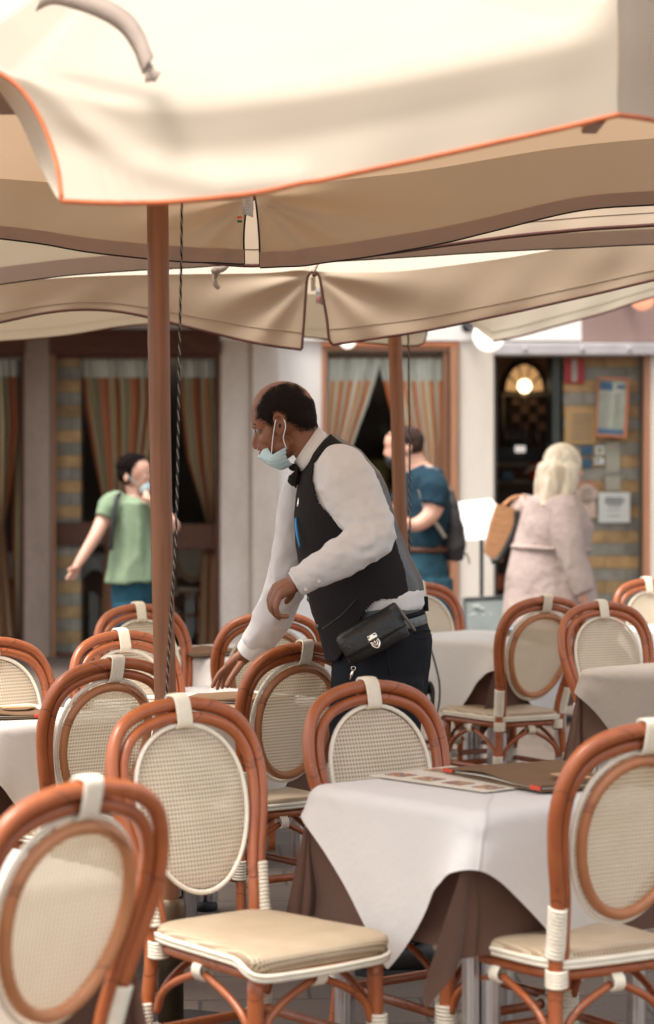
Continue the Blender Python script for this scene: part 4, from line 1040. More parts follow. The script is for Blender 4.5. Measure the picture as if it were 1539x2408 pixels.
def rb(m, u0, u1, v0, v1, dy, th): m.box(c_+Mr@Vector(((u0+u1)/2*w_, dy, (v0+v1)/2*h_)), (abs(u1-u0)*w_, th, abs(v1-v0)*h_), rot=Mr)
m = MB(); rb(m, -.5, -.46, -.5, .5, 0, .05); rb(m, .42, .5, -.5, .5, 0, .05); rb(m, -.46, .42, .46, .5, 0, .05); rb(m, -.46, .42, -.5, -.465, 0, .05); m.build('frame', plain('reddish_wood', (.40, .13, .055, 1), .5), t)
m = MB(); rb(m, -.46, .42, -.465, .46, .012, .02); sh = m.build('sheet', plain('greenish_paper', (.42, .42, .34, 1), .8), t)
m = MB(); rb(m, -.44, -.02, .28, .42, -.001, .003); rb(m, .12, .38, .32, .38, -.001, .003); rb(m, -.42, .40, -.455, -.37, -.001, .003); m.build('blue_blocks', BLUEINK, sh)
m = MB(); mr_ = MB()
for i in range(14): rb(m, -.38, -.08-.03*(i % 3), .22-.042*i, .212-.042*i, -.001, .003); rb(mr_, .08, .30-.04*(i % 2), .22-.042*i, .212-.042*i, -.001, .003)
m.build('menu_lines', INK, sh); mr_.build('menu_lines', INK, sh)
paper('poster', 'ochre paper sheet pinned left of the framed menu', 1330, 1402, 960, 1044, 19.2, OCHP, lines=[(1345, 1390, 975+11*i, 3) for i in range(6)])
paper('sticker', 'dark blue square sticker just under the ochre sheet', 1368, 1393, 1049, 1070, 19.2, BLUEINK, 'sticker', group='small stickers right of the blonde head')
paper('sticker', 'blue and white sticker right at the blonde woman\'s cheek', 1370, 1392, 1078, 1100, 19.2, BLUEINK, 'sticker', group='small stickers right of the blonde head')
paper('sticker', 'cream sticker with a dark figure below the framed menu', 1400, 1422, 1048, 1070, 19.2, PAPER, 'sticker', group='small stickers right of the blonde head', lines=[(1407, 1414, 1054, 10)])
paper('sticker', 'small whitish label under the cream sticker', 1398, 1421, 1076, 1092, 19.2, PAPERW, 'sticker', group='small stickers right of the blonde head', lines=[(1402, 1410, 1080, 6)])
paper('poster', 'tall beige leaflet hanging below the framed menu', 1424, 1458, 1038, 1114, 19.2, BEIGEP)
paper('poster', 'short beige leaflet under the tall beige one', 1424, 1460, 1118, 1154, 19.2, BEIGEP)
paper('poster', 'pinkish card below the round sticker', 1364, 1402, 1180, 1218, 19.2, PINKP)
paper('notice', 'white notice with lines of grey print low on the tiled wall', 1408, 1482, 1158, 1229, 19.18, PAPERW, lines=[(1424, 1466, 1170, 3), (1421, 1469, 1176, 4), (1426, 1464, 1183, 3), (1430, 1460, 1189, 2), (1428, 1460, 1199, 1.5), (1430, 1458, 1212, 1.5)])
t = thing('round_sticker', 'round pinkish sticker with an orange upper rim right of the blonde woman', 'sticker', W(1380, 1184, 19.2))
def disc(m, x, y, r, d, th, a0=0, a1=2*math.pi, n=32):
    m.prism([W(x+r*math.cos(a0+(a1-a0)*k/n), y-r*math.sin(a0+(a1-a0)*k/n), d) for k in range(n if a1-a0 > 6 else n+1)], (0, th, 0))
m = MB(); disc(m, 1380, 1157, 27, 19.2, .008); q = m.build('disc', PINKP, t)
m = MB(); m.tube([W(1380+24*math.cos(a), 1157-24*math.sin(a), 19.195) for a in [R(20+7*k) for k in range(21)]], .008, 6); m.build('orange_rim', plain('orange_ink', (.6, .16, .07, 1), .6), q)
m = MB()
for i in range(4): BX(m, 1366, 1394, 1150+8*i, 1152+8*i, 19.192, .004)
m.build('printed_lines', INK, q)

# globe lamps on the wall
LAMPW = emis('opal_glass', (1, .94, .85, 1), .55); LAMPO = emis('orange_opal', (1, .42, .25, 1), .3)
for x, y, r, mt, lab in ((1150, 790, 37, LAMPW, 'big white globe wall lamp right of the cream wall strip'), (818, 800, 20, LAMPW, 'small white globe lamp peeking out under the split parasol'), (1511, 700, 30, LAMPO, 'orange tinted globe lamp at the top right edge')):
    d = 18.4; t = thing('globe_lamp', lab, 'lamp', W(x, y, 19)); MB().ball(W(x, y, d), px(r, d), 28, 18).build('globe', mt, t)
    m = MB(); m.tube([W(x-r*1.35, y-r*.6, 18.95), W(x-r*.95, y-r*.35, 18.7), W(x-r*.6, y-r*.5, d)], .018, 8, n=10); m.ball(W(x-r*1.35, y-r*.6, 18.95), (.05, .03, .05)); m.build('bracket', BLACKMETAL, t)

# curtains
def curtain_mat(name, cols, header):
    m = NT(name); uv = m.coord('UV'); sp = m.n('ShaderNodeSeparateXYZ'); m.l(uv, sp.inputs[0])
    v = m.n('ShaderNodeValToRGB'); v.color_ramp.interpolation = 'CONSTANT'; m.l(m.math('FRACT', m.math('MULTIPLY', sp.outputs[0], 1)), v.inputs[0]); e = v.color_ramp.elements
    n = len(cols); e[0].position = 0; e[0].color = cols[0]; e[1].position = 1/n; e[1].color = cols[1]
    for i in range(2, n): q = e.new(i/n); q.color = cols[i]
    cc = m.mix(m.math('LESS_THAN', sp.outputs[1], header), v.outputs[0], (.62, .62, .56, 1)); m.base(cc); m.rough(.85)
    t = m.n('ShaderNodeBsdfTranslucent'); m.l(cc, t.inputs['Color']); x = m.n('ShaderNodeMixShader'); x.inputs[0].default_value = .05; m.l(m.b.outputs[0], x.inputs[1]); m.l(t.outputs[0], x.inputs[2]); m.l(x.outputs[0], m.out.inputs[0]); return m.m
CUR_D = curtain_mat('brown_striped_curtain', [(.42, .14, .05, 1), (.52, .42, .26, 1), (.26, .23, .15, 1), (.46, .16, .06, 1), (.34, .10, .04, 1), (.55, .46, .30, 1)], .06)
CUR_O = curtain_mat('orange_striped_curtain', [(.66, .22, .08, 1), (.70, .66, .56, 1), (.62, .30, .14, 1), (.70, .62, .46, 1), (.66, .24, .10, 1), (.70, .66, .56, 1)], .075)
def curtain(label, keys, d, mat, rep=3.0, folds=9, amp=.035, group='striped curtains'):
    """keys: (y, xl, xr)"""
    ys = [k[0] for k in keys]; n = 120; rows = 60; o = []; y0, y1 = ys[0], ys[-1]; vs = []; uvs = []
    for i in range(rows):
        y = y0+(y1-y0)*i/(rows-1); xl = np.interp(y, ys, [k[1] for k in keys]); xr = np.interp(y, ys, [k[2] for k in keys]); row = []
        for j in range(n):
            u = j/(n-1); p = W(xl+(xr-xl)*u, y, d); p.y += amp*math.sin(u*folds*2*math.pi+.8*math.sin(y*.01))*(.6+.4*math.sin(u*17)); row.append(p); uvs.append((u*rep, i/(rows-1)))
        vs.append(row)
    mb = MB().grid(vs); me = mb.mesh('curtain'); uv = me.uv_layers.new(name='UVMap')
    for lp in me.loops: uv.data[lp.index].uv = uvs[lp.vertex_index]
    me.materials.append(mat); org = W((keys[0][1]+keys[0][2])/2, y0, d); me.transform(Matrix.Translation(-org)); ob = bpy.data.objects.new('curtain', me); ob.location = org; COL.objects.link(ob); tag(ob, label, 'curtain', group)
curtain('brown striped curtain gathered behind the woman in green', [(846, 190, 372), (950, 200, 372), (1080, 222, 350), (1180, 242, 310), (1300, 245, 300), (1540, 235, 300)], 19.30, CUR_D, 2.4, 11)
curtain('brown striped curtain right of the thick pole, pinched at the rail', [(846, 420, 518), (950, 424, 518), (1080, 440, 517), (1200, 478, 506), (1236, 488, 502), (1300, 474, 515), (1540, 464, 520)], 19.30, CUR_D, 1.6, 8)
curtain('dark striped curtain at the left edge beyond the brown pillar', [(846, -90, 40), (1000, -80, 44), (1150, -40, 26), (1235, -8, 12), (1350, -10, 24), (1500, -10, 42)], 19.30, CUR_D, 1.8, 8)
curtain('dark striped curtain half hidden by the brown pillar', [(846, 30, 70), (1500, 28, 70)], 19.4, CUR_D, .8, 4)
curtain('orange and cream striped curtain swept to the left above the waiter', [(843, 757, 896), (873, 757, 890), (950, 757, 866), (1030, 757, 836), (1150, 757, 800), (1300, 757, 780), (1540, 757, 785)], 19.13, CUR_O, 2.0, 5)
curtain('orange and cream striped curtain right of the slim pole', [(843, 892, 1046), (873, 896, 1044), (950, 915, 1044), (1050, 946, 1044), (1150, 962, 1044), (1540, 965, 1044)], 19.13, CUR_O, 2.2, 6)
m = MB(); BX(m, 132, 250, 1228, 1282, 19.18, .05, .006); BX(m, 250, 519, 1232, 1292, 19.18, .05, .006); m.build('wooden_barrier', DARKWOOD, None, 'dark reddish plank barrier across the left window', 'barrier', origin=W(330, 1290, 19.18))
for x, y, w, h, lab in ((905, 1010, 22, 28, 'small framed picture behind the gap of the orange curtains'), (880, 965, 14, 20, 'tiny picture high behind the gap of the orange curtains')):
    t = thing('picture', lab, 'picture', W(x, y+h, 21)); m = MB(); BX(m, x-w/2, x+w/2, y-h/2, y+h/2, 21, .02); m.build('frame', BROWNIN, t); m = MB(); BX(m, x-w/2+3, x+w/2-3, y-h/2+3, y+h/2-3, 20.99, .01); m.build('print', BEIGEP, t)
m = MB().lathe(W(890, 1290, 20.5), [(.001, 0), (.12, .0), (.13, .5), (.09, .55), (.11, .75), (.001, .76)], 18); m.build('yellow_urn', plain('dull_yellow', (.34, .27, .10, 1), .6), None, 'dull yellow urn behind the gap of the orange curtains', 'urn', origin=W(890, 1290, 20.5))
# restaurant tables inside
for x, y, a, l1, l2, l3 in ((-2.62, 21.2, 45, 'table inside behind the left edge window', 'white cloth inside behind the left edge window', 'brown cloth inside behind the left edge window'), (-1.98, 20.9, 45, 'table inside behind the woman in green\'s hand', 'white cloth inside below the woman in green\'s hand', 'brown cloth inside below the woman in green\'s hand'), (-1.18, 21.2, 45, 'table inside behind the plank barrier right of the pole', 'white cloth inside right of the pole below the plank', 'brown cloth inside right of the pole below the plank')):
    place_table(x, y, a, l1, l2, l3, 1)
place_chair(452, None, 20.6, 0, 'dim chair inside the window right of the thick pole', G)

# menu stand and chalk board
t = thing('menu_stand', 'thin black stand holding open white menu sheets by the cream wall', 'menu stand', W(1133, 1500, 16.3)); t.location.z = 0
m = MB(); m.tube([W(1133, 1250, 16.3), Vector((W(1133, 0, 16.3).x, 16.3, .02))], .014, 8); m.lathe(Vector((W(1133, 0, 16.3).x, 16.3, 0)), [(.001, 0), (.17, 0), (.17, .015), (.02, .03)], 20); m.build('post', BLACKMETAL, t)
m = MB()
A_, B_, C_, D_, E_ = W(1074, 1181, 16.35), W(1154, 1172, 16.35), W(1172, 1190, 16.3), W(1150, 1268, 16.1), W(1096, 1270, 16.1)
m.prism([A_, B_, C_, D_, E_], (0, .012, 0)); sh = m.build('open_sheets', plain('bright_white_paper', (.66, .67, .67, 1), .7, .03), t)
m = MB()
for i in range(8):
    s = .12+.095*i; a = A_.lerp(E_, s); b = B_.lerp(D_, s); m.tube([a.lerp(b, .12)+Vector((0, -.006, 0)), a.lerp(b, .45-.04*(i % 3))+Vector((0, -.006, 0))], .0022, 4); m.tube([a.lerp(b, .56)+Vector((0, -.006, 0)), a.lerp(b, .88-.05*(i % 2))+Vector((0, -.006, 0))], .0022, 4)
m.build('printed_lines', plain('pale_ink', (.5, .5, .5, 1), .8), sh)
t = thing('chalk_board', 'grey chalkboard with faint white handwriting standing behind the waiter\'s chair row', 'board', W(1140, 1650, 15.4)); t.location.z = 0
m = MB(); q = [W(1091, 1409, 15.4), W(1187, 1404, 15.4), W(1196, 1640, 15.2), W(1096, 1644, 15.2)]; m.prism(q, (0, .025, 0)); bd = m.build('board', plain('chalk_grey', (.20, .23, .225, 1), .8, .15, 6), t)
m = MB()
for a, b in ((0, 1), (1, 2), (2, 3), (3, 0)): m.tube([q[a], q[b]], .012, 6)
m.build('frame', plain('dark_grey_frame', (.06, .06, .065, 1), .6), t)
m = MB(); r = random.Random(4)
for li, (x0, x1, y) in enumerate(((1112, 1138, 1428), (1104, 1170, 1447), (1102, 1172, 1480), (1110, 1160, 1510))):
    pts = []; x = x0
    while x < x1: pts.append(W(x, y+r.uniform(-5, 5), 15.37)); x += 3.2
    m.tube(pts, .0045, 4, n=len(pts)*3)
m.build('chalk_writing', plain('chalk', (.6, .62, .6, 1), .9), bd)
# ---------------------------------------------------------------- people
WD = 7.2; K = WD/F
def wp(x, y, dd=0): return W(x, y, WD)+Vector((0, dd, 0))   # image-plane traced, real depth offset
class Fig:
    """figure traced in the plane at distance d; sizes in picture units * k metres"""
    def __init__(s, d): s.d = d; s.k = d/F
    def p(s, x, y, dd=0): return W(x, y, s.d)+Vector((0, dd, 0))
    def sec(s, f, b, ry, dd=0):
        a = s.p(*f); c = s.p(*b); return ((a+c)/2+Vector((0, dd, 0)), (c-a)/2, Vector((0, ry, 0)))
    def ell(s, mb, x, y, dd, rx, rz, rd, rot=0): mb.ball(s.p(x, y, dd), (rx*s.k, rd, rz*s.k), 24, 16, Matrix.Rotation(R(rot), 3, 'Y'))
    def limb(s, mb, pts, rs, n=24, seg=16): mb.tube([s.p(*q) for q in pts], rs, seg, n=n)
def finger(fig, mb, chain, r0=.0092, r1=.0072):
    fig.limb(mb, chain, [r0, r0*.95, r0*.88, r1], n=14, seg=10)
    mb.ball(fig.p(*chain[-1]), r1*1.02, 10, 8)
def displace(me, amp, fr, aniso=(1, 1, 1), seed=0, mask=None, ridge=True):
    n = len(me.vertices); nr = [v.normal.copy() for v in me.vertices]
    for v, nn in zip(me.vertices, nr):
        q = Vector((v.co.x*fr*aniso[0]+seed, v.co.y*fr*aniso[1], v.co.z*fr*aniso[2])); a = noise.noise(q); 
        if ridge: a = (1-abs(a)*2.2)*.6+noise.noise(q*2.3)*.35-.3
        w = mask(v.co) if mask else 1
        v.co += nn*(amp*a*w)
def cut(me, fn):
    import bmesh
    bm = bmesh.new(); bm.from_mesh(me); kill = [f for f in bm.faces if fn(f.calc_center_median())]; bmesh.ops.delete(bm, geom=kill, context='FACES'); bm.to_mesh(me); bm.free()
def topx(co, d=WD):  # world point -> picture units in the figure's own plane
    return co.x*F/d+CX, HY-(co.z-EYE)*F/d
def poly_sd(x, y, P):
    inside = False; n = len(P); dm = 1e9
    for i in range(n):
        x1, y1 = P[i]; x2, y2 = P[(i+1) % n]
        if (y1 > y) != (y2 > y) and x < (x2-x1)*(y-y1)/(y2-y1)+x1: inside = not inside
        dx, dy = x2-x1, y2-y1; t = max(0, min(1, ((x-x1)*dx+(y-y1)*dy)/(dx*dx+dy*dy))); dm = min(dm, math.hypot(x-x1-t*dx, y-y1-t*dy))
    return dm if inside else -dm

# ---- the waiter
w = Fig(WD); ro = wp(890, 2285); ro.z = 0
wt = thing('person', 'waiter in black waistcoat bending forward, blue mask under his chin, one hand on a table', 'person', ro)
mb = MB()
w.ell(mb, 667, 965, 0, 75, 69, .077); w.ell(mb, 703, 985, 0, 41, 44, .066)
w.ell(mb, 640, 1020, 0, 34, 56, .060); w.ell(mb, 621, 985, 0, 29, 40, .058); w.ell(mb, 641, 1074, 0, 21, 20, .034); w.ell(mb, 664, 1050, 0, 32, 32, .058)
w.ell(mb, 601, 1004, -.018, 8, 6, .020); w.ell(mb, 601, 1004, .018, 8, 6, .020)
w.limb(mb, [(606, 1012, 0), (602, 1030, 0), (598, 1046, 0)], [.007, .0085, .0095]); w.limb(mb, [(612, 1020, 0), (611, 1045, 0)], [.010, .013], n=6); w.ell(mb, 602, 1050, 0, 8, 7.5, .0105); 
for s in (-1, 1): w.ell(mb, 613, 1053, s*.012, 7, 6, .007); w.ell(mb, 627, 1036, s*.036, 17, 16, .018); w.ell(mb, 616, 1007, s*.034, 10, 6, .016)
w.ell(mb, 617, 1066, 0, 9, 5, .022); w.ell(mb, 619, 1074, 0, 9, 5, .020)
for s in (-1, 1):
    w.ell(mb, 658, 1000, s*.078, 12, 21, .008, 12)
    w.limb(mb, [(648, 994, s*.082), (647, 984, s*.086), (653, 977, s*.089), (663, 979, s*.090), (670, 990, s*.090), (670, 1004, s*.088), (665, 1017, s*.084), (660, 1024, s*.080)], .0045, n=26, seg=8)
    w.limb(mb, [(664, 992, s*.085), (664, 1002, s*.085), (660, 1010, s*.084)], .0035, n=8, seg=8)
# neck, trunk, arms, legs
mb.loft([w.sec((672, 1030), (742, 990), .052), w.sec((684, 1060), (752, 1015), .053), w.sec((704, 1090), (766, 1040), .052), w.sec((722, 1125), (830, 1088), .12), w.sec((706, 1180), (895, 1150), .16), w.sec((716, 1290), (918, 1260), .15), w.sec((736, 1390), (945, 1350), .145), w.sec((805, 1480), (965, 1440), .135), w.sec((805, 1560), (985, 1530), .135)], 28)
w.limb(mb, [(795, 1105, -.15), (835, 1175, -.19), (878, 1243, -.25), (790, 1302, -.31), (712, 1350, -.32), (694, 1362, -.322)], [.06, .05, .042, .040, .030, .026], n=40)
w.limb(mb, [(735, 1120, .15), (700, 1200, .18), (672, 1340, .22), (625, 1460, .27), (585, 1542, .32), (570, 1560, .33)], [.06, .05, .042, .038, .028, .025], n=40)
w.limb(mb, [(905, 1560, -.09), (895, 1750, -.09), (892, 1900, -.09), (925, 2050, -.06), (965, 2225, -.03)], [.075, .07, .058, .052, .035], n=30)
w.limb(mb, [(870, 1560, .09), (850, 1750, .10), (838, 1900, .10), (810, 2060, .12), (800, 2235, .13)], [.075, .07, .058, .052, .035], n=30)
w.ell(mb, 900, 2262, -.03, 60, 14, .035); w.ell(mb, 770, 2262, .13, 50, 14, .035)
# near hand
for kx, ky, kd, wx, wy, wd in ((664, 1386, -.348, 694, 1368, -.336), (655, 1380, -.336, 692, 1362, -.328), (650, 1375, -.320, 692, 1357, -.318), (648, 1372, -.304, 694, 1354, -.308)):
    w.limb(mb, [(wx, wy, wd), ((kx+wx)/2, (ky+wy)/2-1, (kd+wd)/2), (kx, ky, kd)], [.0165, .0155, .0125], n=10, seg=12)
finger(w, mb, [(664, 1386, -.348), (656, 1413, -.352), (663, 1431, -.345), (680, 1433, -.336)])
finger(w, mb, [(655, 1380, -.336), (646, 1407, -.336), (650, 1426, -.326), (662, 1438, -.316)])
finger(w, mb, [(650, 1375, -.320), (641, 1401, -.318), (643, 1419, -.308), (653, 1431, -.298)])
finger(w, mb, [(648, 1372, -.304), (639, 1394, -.298), (640, 1409, -.290), (647, 1420, -.282)], .0082, .0064)
finger(w, mb, [(692, 1376, -.322), (688, 1388, -.306), (683, 1396, -.296), (678, 1402, -.288)], .0115, .0085)
# far hand
for kx, ky, kd, wx, wy, wd in ((524, 1587, .318, 566, 1555, .322), (528, 1590, .336, 566, 1558, .330), (532, 1594, .353, 569, 1562, .338), (537, 1598, .368, 573, 1567, .346)):
    w.limb(mb, [(wx, wy, wd), ((kx+wx)/2, (ky+wy)/2-2, (kd+wd)/2), (kx, ky, kd)], [.0165, .016, .0125], n=10, seg=12)
finger(w, mb, [(524, 1587, .318), (507, 1603, .312), (496, 1620, .308), (489, 1636, .306)])
finger(w, mb, [(528, 1590, .336), (512, 1608, .330), (504, 1626, .328), (500, 1642, .326)])
finger(w, mb, [(532, 1594, .353), (518, 1612, .350), (513, 1628, .350), (511, 1641, .350)])
finger(w, mb, [(537, 1598, .368), (526, 1612, .370), (522, 1625, .372), (521, 1636, .374)], .0082, .0064)
finger(w, mb, [(560, 1578, .300), (547, 1596, .275), (536, 1612, .255), (527, 1629, .245)], .012, .0095)
body = blob(mb, 'body', SKIN_B, wt, voxel=.0036, smooth=3, factor=.5)
# hair: a thin shell over the scalp, thinning towards the crown
def hair_shell():
    import bmesh
    P = [(618, 925), (640, 904), (672, 890), (705, 896), (735, 925), (750, 970), (752, 1006), (735, 1012), (712, 1016), (700, 1008), (688, 1001), (676, 990), (668, 980), (655, 973), (647, 975), (645, 992), (648, 1008), (649, 1024), (643, 1020), (640, 1005), (632, 998), (620, 991), (606, 986), (602, 974), (608, 950)]
    bm = bmesh.new(); bm.from_mesh(body.data); org = wt.location; lay = bm.verts.layers.float.new('cover'); vals = {}
    for v in bm.verts:
        x, y = topx(v.co+org); s = poly_sd(x, y, P) if 590 < x < 760 and y < 1030 else -99
        dd = abs((v.co+org).y-WD); thin = 0
        if y < 950: thin = max(0, (1-dd/.070))*min(1, (950-y)/22)*.8
        thin += .28*max(0, min(1, (938-y)/30))*(.6+noise.noise(v.co*30+Vector((3, 1, 2))))
        thin += .9*max(0, 1-math.hypot((x-724)/16, (y-930)/14))   # bald along the top middle
        v[lay] = min(1, max(-1, s/15))-thin+noise.noise(v.co*45)*.4
    kill = [f for f in bm.faces if max(v[lay] for v in f.verts) < -.25 or abs((f.calc_center_median()+org).y-WD) > .084]
    bmesh.ops.delete(bm, geom=kill, context='FACES'); bmesh.ops.delete(bm, geom=[v for v in bm.verts if not v.link_faces], context='VERTS')
    for v in bm.verts: v.co += v.normal*(.0016+.0035*max(0, min(1, v[lay])))
    me = bpy.data.meshes.new('hair'); bm.to_mesh(me); bm.free(); me.polygons.foreach_set('use_smooth', [True]*len(me.polygons))
    m = NT('short_black_hair'); at = m.n('ShaderNodeAttribute'); at.attribute_name = 'cover'; c = m.coord()
    n1 = m.noise(m.mapping(c, (1, 1, .45)), 420, 3, .7); n2 = m.noise(c, 60, 3)
    a = m.math('ADD', m.math('MULTIPLY', at.outputs['Fac'], 1.5), m.math('ADD', m.math('MULTIPLY', m.math('SUBTRACT', n1, .5), 4.5), m.math('MULTIPLY', m.math('SUBTRACT', n2, .5), 1.4)))
    m.base(m.ramp(n1, [(.35, (.006, .004, .003, 1)), (.7, (.022, .013, .010, 1))])); m.rough(.85); m.b.inputs['Specular IOR Level'].default_value = .15; m.bump(n1, .8, .004)
    al = m.math('MINIMUM', m.math('MAXIMUM', m.math('ADD', a, .25), 0), 1)
    m.l(al, m.b.inputs['Alpha'])
    me.materials.append(m.m); o = bpy.data.objects.new('hair', me); COL.objects.link(o); o.parent = wt
hair_shell()
# eyes, brows
for s in (-1, 1):
    e = MB(); w.ell(e, 608.5, 1014, s*.034, 7.2, 5.2, .011); eo = e.build('eye', EYEW, wt); e = MB(); w.ell(e, 603.8, 1014.5, s*.036, 3.4, 3.6, .006); e.build('iris', BLACKGLOSS, eo)
    e = MB(); w.limb(e, [(596, 1002, s*.016), (600, 998, s*.032), (611, 999, s*.046)], [.002, .0042, .002], n=12, seg=8); e.build('eyebrow', BLACKGLOSS, wt)
    e = MB(); w.limb(e, [(601, 1009.5, s*.026), (608, 1008, s*.042), (616, 1012, s*.048)], [.0022, .003, .002], n=10, seg=8); e.build('eyelid', SKIN_B, wt)
e = MB(); w.ell(e, 609, 1058, -.008, 3.2, 1.6, .004); w.ell(e, 660, 1002, -.0875, 3.2, 5, .003); e.build('dark_hollows', BLACKGLOSS, wt)
# face mask pulled down
keys = [((676, 1051), (690, 1094), -.062), ((664, 1056), (678, 1100), -.070), ((652, 1063), (664, 1104), -.070), ((641, 1069), (650, 1100), -.064), ((634, 1060), (638, 1095), -.052), ((627, 1050), (629, 1090), -.036), ((619, 1062), (616, 1080), -.012)]
keys = keys+[(a, b, -d_) for a, b, d_ in keys[::-1]]
top_ = catmull([w.p(a[0], a[1], d_) for a, b, d_ in keys], 60); bot_ = catmull([w.p(b[0], b[1], d_*.62) for a, b, d_ in keys], 60); rows = []
for i in range(16):
    t_ = i/15; rows.append([p.lerp(q, t_)+Vector((-.010*math.sin(math.pi*t_)+.0016*math.sin(t_*30), (-1 if p.y < WD else 1)*.010*math.sin(math.pi*t_), -.004*math.sin(math.pi*t_)-.0015*math.sin(t_*30+j*.25))) for j, (p, q) in enumerate(zip(top_, bot_))])
mk = MB().grid(rows).build('face_mask', SURGICAL, wt, solid=.0012)
e = MB()
for s in (-1, 1):
    w.limb(e, [(640, 1068, s*.070), (643, 1035, s*.078), (648, 1000, s*.086), (651, 988, s*.092)], .0017, n=20, seg=6)
    w.limb(e, [(674, 1053, s*.066), (680, 1030, s*.074), (675, 1010, s*.090) if 0 else (667, 1030, s*.080), (673, 1008, s*.093), (671, 992, s*.094), (667, 986, s*.091)][0:1]+[(668, 1031, s*.080), (673, 1008, s*.093), (672, 994, s*.094), (667, 985, s*.091)], .0017, n=24, seg=6)
e.build('ear_loop', EARLOOP, mk)
# shirt (trunk + near sleeve) and the far sleeve
mb = MB()
mb.loft([w.sec((714, 1098), (775, 1030), .075), w.sec((708, 1124), (842, 1068), .15), w.sec((702, 1164), (888, 1120), .175), w.sec((700, 1210), (910, 1175), .175), w.sec((704, 1280), (932, 1252), .168), w.sec((714, 1345), (955, 1313), .168), w.sec((740, 1400), (980, 1366), .170), w.sec((790, 1420), (1000, 1386), .176), w.sec((800, 1445), (1002, 1420), .176), w.sec((802, 1460), (992, 1432), .166)], 32)
w.ell(mb, 806, 1112, -.13, 62, 68, .085, -25)
w.limb(mb, [(796, 1098, -.13), (814, 1132, -.175), (838, 1182, -.205), (870, 1230, -.245), (876, 1255, -.262), (850, 1272, -.285), (805, 1298, -.312), (760, 1325, -.322), (725, 1345, -.325), (700, 1356, -.324)], [.068, .088, .083, .068, .062, .062, .058, .052, .043, .042], n=60, seg=24)
def shirt_post(me):
    displace(me, .005, 13, (1, 1, 1), 3, ridge=True)
    displace(me, .007, 11, (1.8, 1, 1.8), 9, mask=lambda c: 1 if c.y < WD-.2 else .2)
    # crumples packed round the crook of the elbow
    E_ = w.p(832, 1228, -.26)
    for v in me.vertices:
        if v.co.y < WD-.15:
            dx, dz = v.co.x-E_.x, v.co.z-E_.z; r = math.hypot(dx, dz); a = math.atan2(dz, dx)
            v.co += v.normal*(.0035*math.sin(r*150+2*math.sin(a*2))*math.exp(-((r-.07)/.05)**2)*max(0, math.cos(a+.5)*.5+.5))
sh = blob(mb, 'shirt', SHIRT, wt, voxel=.0055, smooth=5, post=shirt_post)
mb = MB(); w.limb(mb, [(742, 1118, .13), (722, 1150, .155), (703, 1200, .172), (690, 1270, .185), (678, 1340, .205), (662, 1400, .225), (640, 1455, .25), (612, 1505, .285), (592, 1533, .308)], [.08, .078, .066, .060, .062, .064, .062, .054, .046], n=60, seg=24)
blob(mb, 'sleeve', SHEER, wt, voxel=.0055, smooth=4, post=lambda me: displace(me, .009, 13, (1, 1, .8), 4))
# cuffs
def cuff(a, b, r0, r1, mat=SHIRT):
    A = Vector(a); B = Vector(b); t_ = (B-A).normalized(); u = t_.orthogonal().normalized(); v = t_.cross(u); rows = []
    for s_, r_ in ((0, r0*.97), (.06, r0), (.5, (r0+r1)/2), (.94, r1), (1, r1*.99), (1.0, r1*.93), (.7, r1*.9)):
        rows.append([A.lerp(B, s_)+(u*math.cos(2*math.pi*k/28)+v*math.sin(2*math.pi*k/28))*r_ for k in range(28)])
    return MB().grid(rows, True)
c1 = cuff(w.p(738, 1337, -.324), w.p(699, 1362, -.324), .044, .0395).build('cuff', SHIRT, wt)
MB().ball(w.p(722, 1373, -.358), (.0055, .003, .0055)).ball(w.p(752, 1354, -.370), (.005, .003, .005)).build('cuff_button', plain('pearl_button', (.7, .62, .55, 1), .3), c1)
cuff(w.p(604, 1517, .296), w.p(577, 1553, .325), .047, .042).build('cuff', SHIRT, wt)
# collar
def ringsec(f, b, ry, n=36): c, a, d_ = w.sec(f, b, ry); return [c+a*math.cos(2*math.pi*k/n)+d_*math.sin(2*math.pi*k/n) for k in range(n)]
MB().grid([ringsec((700, 1094), (757, 1022), .066), ringsec((694, 1088), (747, 1007), .062), ringsec((692, 1088), (749, 1005), .065), ringsec((702, 1104), (768, 1020), .076), ringsec((708, 1112), (782, 1036), .088)], True).build('collar', SHIRT, wt, solid=.002)
# waistcoat
mb = MB()
mb.loft([w.sec((712, 1096), (780, 1022), .080), w.sec((706, 1122), (848, 1062), .155), w.sec((700, 1162), (894, 1114), .183), w.sec((696, 1208), (917, 1170), .183), w.sec((699, 1280), (939, 1250), .177), w.sec((709, 1345), (963, 1310), .178), w.sec((724, 1405), (990, 1362), .180), w.sec((745, 1465), (998, 1395), .186), w.sec((768, 1545), (1000, 1440), .186), w.sec((775, 1575), (1000, 1480), .18)], 40)
hem = [(700, 1640), (770, 1552), (795, 1545), (815, 1508), (842, 1455), (862, 1420), (878, 1404), (930, 1400), (1010, 1384)]
def vest_cut(c):
    x, y = topx(c); return y > np.interp(x, [h[0] for h in hem], [h[1] for h in hem])
def vest_post(me):
    cut(me, vest_cut); displace(me, .005, 8, (1, 1, 1), 6)
    me.materials.append(SATIN); me.update()
    bx = [1000, 1022, 1085, 1150, 1200, 1290, 1340, 1400]; bb = [770, 775, 850, 882, 905, 932, 948, 958]
    for p_ in me.polygons:
        x, y = topx(p_.center)
        if x > np.interp(y, bx, bb): p_.material_index = 1
    # armhole: the shirt's shoulder shows here
    cut(me, lambda c: c.y < WD-.02 and poly_sd(*topx(c), [(738, 1090), (762, 1060), (800, 1050), (850, 1075), (880, 1120), (900, 1170), (880, 1230), (820, 1232), (775, 1210), (750, 1180), (736, 1130)]) > 0)
vs_ = blob(mb, 'waistcoat', VEST, wt, voxel=.006, smooth=4, post=vest_post)
